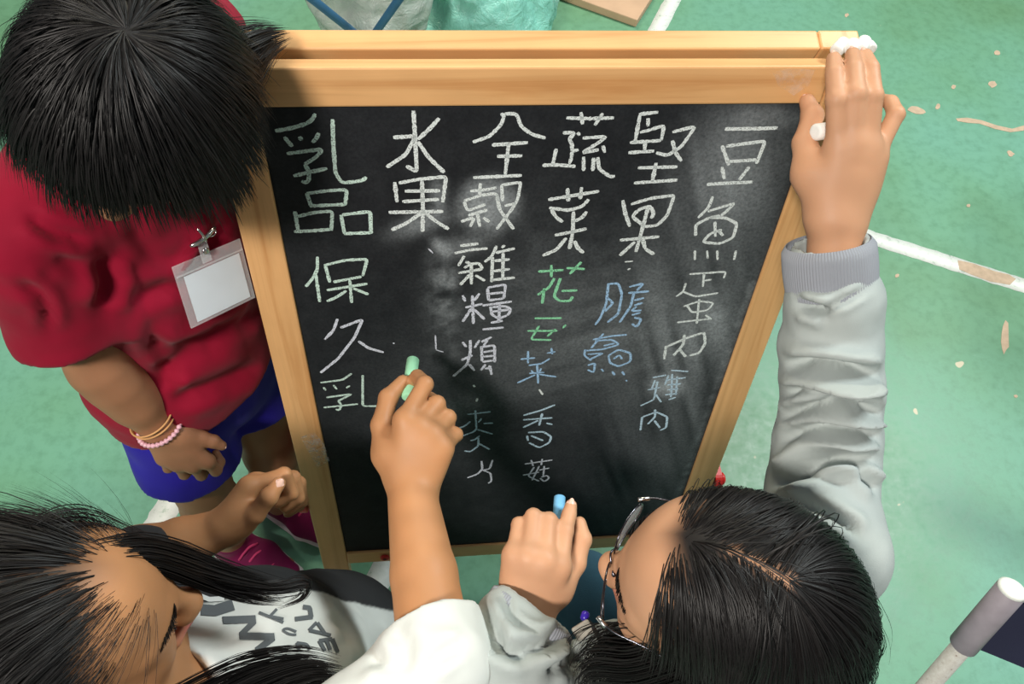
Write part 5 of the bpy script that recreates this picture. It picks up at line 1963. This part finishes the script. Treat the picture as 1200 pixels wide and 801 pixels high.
# ------------------------------------------------------------------ eyeglasses
def eyeglasses():
    g = PC
    c, B, s = g['c'], g['B'], g['s']
    L = lambda x, y, z: c + B @ (np.array([x, y, z]) * s)
    root = thing('eyeglasses', 'thin metal-rimmed eyeglasses worn by the child in grey', 'eyeglasses', tuple(L(.11, 0, 0)))
    wire = simple('dark_steel_wire', (.10, .10, .12), .22, 1.0, var=.05)
    gl, nt, b = new_mat('spectacle_lens')
    sset(b, Roughness=.03, IOR=1.5); b.inputs['Base Color'].default_value = (.95, .97, 1, 1); b.inputs['Alpha'].default_value = .16
    nt.links.new(ramp(nt, noise(nt, 15, 2), [(.3, (.02,) * 3), (.7, (.05,) * 3)]), b.inputs['Roughness'])
    for y in (1, -1):
        P = []
        for i in range(36):
            t = 2 * math.pi * i / 36
            ct, st_ = math.cos(t), math.sin(t)
            yy = .0335 * y + .0265 * np.sign(ct) * abs(ct) ** .75 * y
            zz = -.004 + .0200 * np.sign(st_) * abs(st_) ** .75
            xx = .107 - .010 * ((abs(yy) - .008) / .05) ** 2 - .12 * (zz + .004)*-.35
            P.append(L(xx, yy, zz))
        P = np.array(P)
        tube('rim', P, .0010, wire, root, 8, closed=True)
        cen = P.mean(0)
        n = nrm(B[:, 0])
        V = np.concatenate([P + n * .0007, P - n * .0007, [cen + n * .0022, cen + n * .0008]])
        m = 36
        T = [(72, i, (i + 1) % m) for i in range(m)] + [(73, m + (i + 1) % m, m + i) for i in range(m)]
        Q = [(i, m + i, m + (i + 1) % m, (i + 1) % m) for i in range(m)]
        link('lens', mesh_np('lens', V, [np.array(Q), np.array(T)]), gl, root, smooth=True)
        tube('temple_arm', spline([L(.099, .0605 * y, .008), L(.085, .068 * y, .010), L(.05, .071 * y, .012), L(.0, .080 * y, .014), L(-.018, .080 * y, -.006)], 18), .0010, wire, root, 8)
        rod('hinge_screw', L(.102, .0605 * y, .008), L(.092, .066 * y, .008), .0022, STEEL, root, 10)
        tube('nose_pad', spline([L(.103, .0095 * y, -.008), L(.102, .0110 * y, -.010), L(.099, .0120 * y, -.013)], 6), [.0008, .0008, .001, .0022, .0026, .001], wire, root, 8)
    tube('bridge', spline([L(.106, .0085, .004), L(.1095, 0, .0075), L(.106, -.0085, .004)], 10), .0011, wire, root, 8)


eyeglasses()

# ------------------------------------------------------------------ lanyard clip at the neckline of the grey sweatshirt
root = thing('lanyard_clip', 'small clear lanyard clip with a purple bead at the sweatshirt neckline', 'lanyard', tuple(A(682, 748, .85)))
MCL = simple('clear_acrylic', (.55, .52, .46), .15, var=.2, scale=90, Alpha=.75)
o = link('clip', box_mesh('clip', (.020, .015, .007), .002), MCL, root, frame_m(A(683, 738, .822), nrm((1, .5, .1)), nrm((-.5, 1, .3)), nrm(np.cross(nrm((1, .5, .1)), nrm((-.5, 1, .3))))))
rod('bead', A(684, 727, .83), A(687, 716, .835), .0045, simple('purple_bead', srgb(60, 40, 170), .25), root, 14, .4)
tube('cord', spline([A(690, 728, .828), A(697, 738, .82), A(705, 752, .815), A(715, 775, .81)], 14), .0024, simple('black_cord', (.012, .012, .014), .7), root, 8)

# ------------------------------------------------------------------ folding chair at the edge of the court
def chair(T, Lw, side, label):
    d = nrm(Lw - T)
    root = thing('folding_chair', label, 'chair', (T[0] + .1, T[1] - .15, 0))
    paint, nt, b = new_mat('chipped_white_paint')
    n1 = noise(nt, 160, 4, .7)
    nt.links.new(ramp(nt, n1, [(.30, srgb(96, 60, 44)), (.36, srgb(188, 184, 176)), (.7, srgb(206, 206, 200))]), b.inputs['Base Color'])
    sset(b, Roughness=.4)
    sleeve = simple('grey_lilac_plastic', srgb(150, 142, 150), .55, var=.08, scale=60)
    capm = simple('white_cap_plastic', srgb(232, 234, 228), .5, var=.03)
    navy = mat_cloth('navy_canvas', srgb(42, 44, 66), .12, 900, .8, .4, .15)
    side = nrm(np.array(side))
    ww = .44
    bot_t = T[2] / -d[2]
    for k in (0, 1):
        o = T + side * ww * k
        rod('back_post', o + d * .02, o + d * (bot_t - .015), .0112, paint, root, 16)
        rod('post_sleeve', o, o + d * .104, .0152, sleeve, root, 20, .12)
        rod('post_cap', o - d * .004, o + d * .004, .0150, capm, root, 20, .2)
        rod('foot_tip', o + d * (bot_t - .035), o + d * (bot_t - .011), .014, sleeve, root, 14, .3)
        # front leg crossing behind
        m = o + d * (bot_t * .52)
        fd = nrm(np.array([side[1], -side[0], 0]) * .5 + np.array([0, 0, -.9]))
        a = m - fd * .14
        b_ = m + fd * (m[2] / -fd[2] - .012)
        q = side * (-.022 if k == 0 else .022)
        rod('front_leg', a + q, b_ + q, .0112, paint, root, 16)
    # cloth back: a sagging panel between the posts
    nx, nz = 24, 10
    nn = nrm(np.cross(side, d))
    V = []
    for sgn in (1, -1):
        for i in range(nx):
            for j in range(nz):
                u, v = i / (nx - 1), j / (nz - 1)
                V.append(T + side * ww * u + d * (.012 + .086 * v) + nn * (.018 * math.sin(math.pi * u) + .0015 * sgn))
    F = []
    for i in range(nx - 1):
        for j in range(nz - 1):
            a = i * nz + j
            F.append((a, a + nz, a + nz + 1, a + 1))
            a += nx * nz
            F.append((a, a + 1, a + nz + 1, a + nz))
    link('cloth_back', mesh_np('cloth_back', np.array(V), np.array(F)), navy, root, smooth=True)
    # seat cloth
    s0 = T + d * (bot_t * .52)
    V = []
    fwd = nrm(np.array([-side[1], side[0], 0]))
    for sgn in (1, -1):
        for i in range(nx):
            for j in range(nz):
                u, v = i / (nx - 1), j / (nz - 1)
                V.append(s0 + side * ww * u + fwd * (.02 + .34 * v) * -1 + np.array([0, 0, -.02 * math.sin(math.pi * u) + .0015 * sgn]))
    link('cloth_seat', mesh_np('cloth_seat', np.array(V), np.array(F)), navy, root, smooth=True)


chair(A(1186, 690, .85), A(1088, 802, .955), (.84, -.52, -.02), 'tubular folding chair with a navy cloth back and pale plastic post sleeve')
# unseen twin, added out of frame only to cast a shadow on the court
LP = np.array([2.6, 1.5, 3.9])
_f1, _f2 = at(1172, 470, 0), at(1172, 200, 0)
_q1, _q2 = _f1 + (LP - _f1) * .2, _f2 + (LP - _f2) * .2
chair(_q1, _q1 + np.array([.03, 0, -.16]), _q2 - _q1, 'matching navy folding chair added out of view to shade the floor')

# ------------------------------------------------------------------ bag stand, plastic bags and cardboard behind the easel
def back_things():
    blue = simple('blue_enamel_tube', srgb(52, 96, 132), .35, var=.08)
    X0 = at(428, 52, .30)
    u1, u2 = at(352, -8, .60), at(474, -14, .60)
    root = thing('bag_stand', 'blue crossed-tube stand holding a clear plastic sack', 'stand', (X0[0], X0[1], 0))
    for u in (u1, u2):
        d = nrm(X0 - u)
        e = X0 + d * (X0[2] / -d[2] - .010)
        off = nrm(np.cross(d, (0, 0, 1))) * .0
        q = np.array([0, .011 if u is u1 else -.011, 0])
        rod('cross_tube', u + q, e + q, .0095, blue, root, 14)
        u_b = u + np.array([.02, .30, 0]); e_b = e + np.array([.02, .30, 0])
        rod('cross_tube', u_b + q, e_b + q, .0095, blue, root, 14)
        rod('top_bar', u + q, u_b + q, .008, blue, root, 14)
    def plastic(nm, col, alpha, trans=0.0):
        m, nt, b = new_mat(nm)
        n1 = noise(nt, 7, 4, .6)
        nt.links.new(ramp(nt, n1, [(.3, tuple(x * .75 for x in col)), (.7, tuple(min(1, x * 1.15) for x in col))]), b.inputs['Base Color'])
        sset(b, Roughness=.22); b.inputs['Alpha'].default_value = alpha
        b.inputs['Transmission Weight'].default_value = trans
        bump(nt, b, noise(nt, 22, 5, .65, dist=.8), .7, .02)
        return m

    def sack(nm, label, blobs, mat, seed, amp=.02, z0=.002):
        pts = np.array([b_[0] for b_ in blobs]); rr = max(max(b_[1]) for b_ in blobs)
        S = Sculpt(pts.min(0) - rr - .05, pts.max(0) + rr + .05, .010)
        for i, (c_, r_) in enumerate(blobs): S.ell(c_, r_, None, .05 if i else 0)
        if z0 is not None: S.cut_plane((0, 0, z0), (0, 0, -1), .01)
        V, F = S.mesh()
        n = normals(V, F)
        q = V * 11 + seed
        rid = np.abs(vnoise3(q) - .5) * 2
        rid2 = np.abs(vnoise3(q * 2.3 + 4) - .5) * 2
        V = V + n * (amp * (.5 - rid) + amp * .5 * (.5 - rid2))[:, None]
        if z0 is not None: V[:, 2] = np.maximum(V[:, 2], z0)
        o = link(nm, mesh_np(nm, V, F), mat, None, smooth=True)
        tag(o, label, 'bag')
        return o
    c1 = at(432, -6, .32)
    sack('clear_sack', 'clear plastic rubbish sack hanging in the blue stand', [(c1, (.15, .14, .16)), (c1 + [0, .02, .16], (.16, .15, .10))], plastic('clear_film', srgb(196, 204, 196), .75), 3.0, .03, .06)
    c2 = at(570, 6, .13)
    c3 = at(508, 34, .07)
    sack('plastic_bag', 'crumpled pale turquoise plastic bag on the floor behind the easel', [(c2, (.175, .16, .17)), (c2 + [-.03, .05, .05], (.12, .12, .14)), (c3, (.11, .10, .075)), (c2 + [.1, .05, 0], (.10, .12, .13))], plastic('turquoise_film', srgb(150, 222, 206), .94), 9.0, .035)
    # cardboard sheet
    p0, p1, p2 = at(747, 23, .03), at(650, -12, .03), at(775, -22, .03)
    ex = nrm(p1 - p0); n = np.array([0, 0, 1.0]); ey = nrm(p2 - p0 - ex * ((p2 - p0) @ ex)); ey[2] = 0
    ex = nrm(ex * [1, 1, 0]); ey = nrm(np.cross(n, ex)); ey = ey if ey[1] > 0 else -ey
    m = box_mesh('cardboard_sheet', (.42, .32, .028), .003)
    o = link('cardboard_sheet', m, simple('brown_cardboard', srgb(206, 170, 140), .85, var=.06, scale=14), None,
             frame_m(np.array([p0[0], p0[1], .0145]) + ex * .21 + ey * .16, ex, nrm(np.cross(n, ex)), n))
    tag(o, 'flat brown cardboard lying on the floor beside the white line', 'cardboard')


back_things()
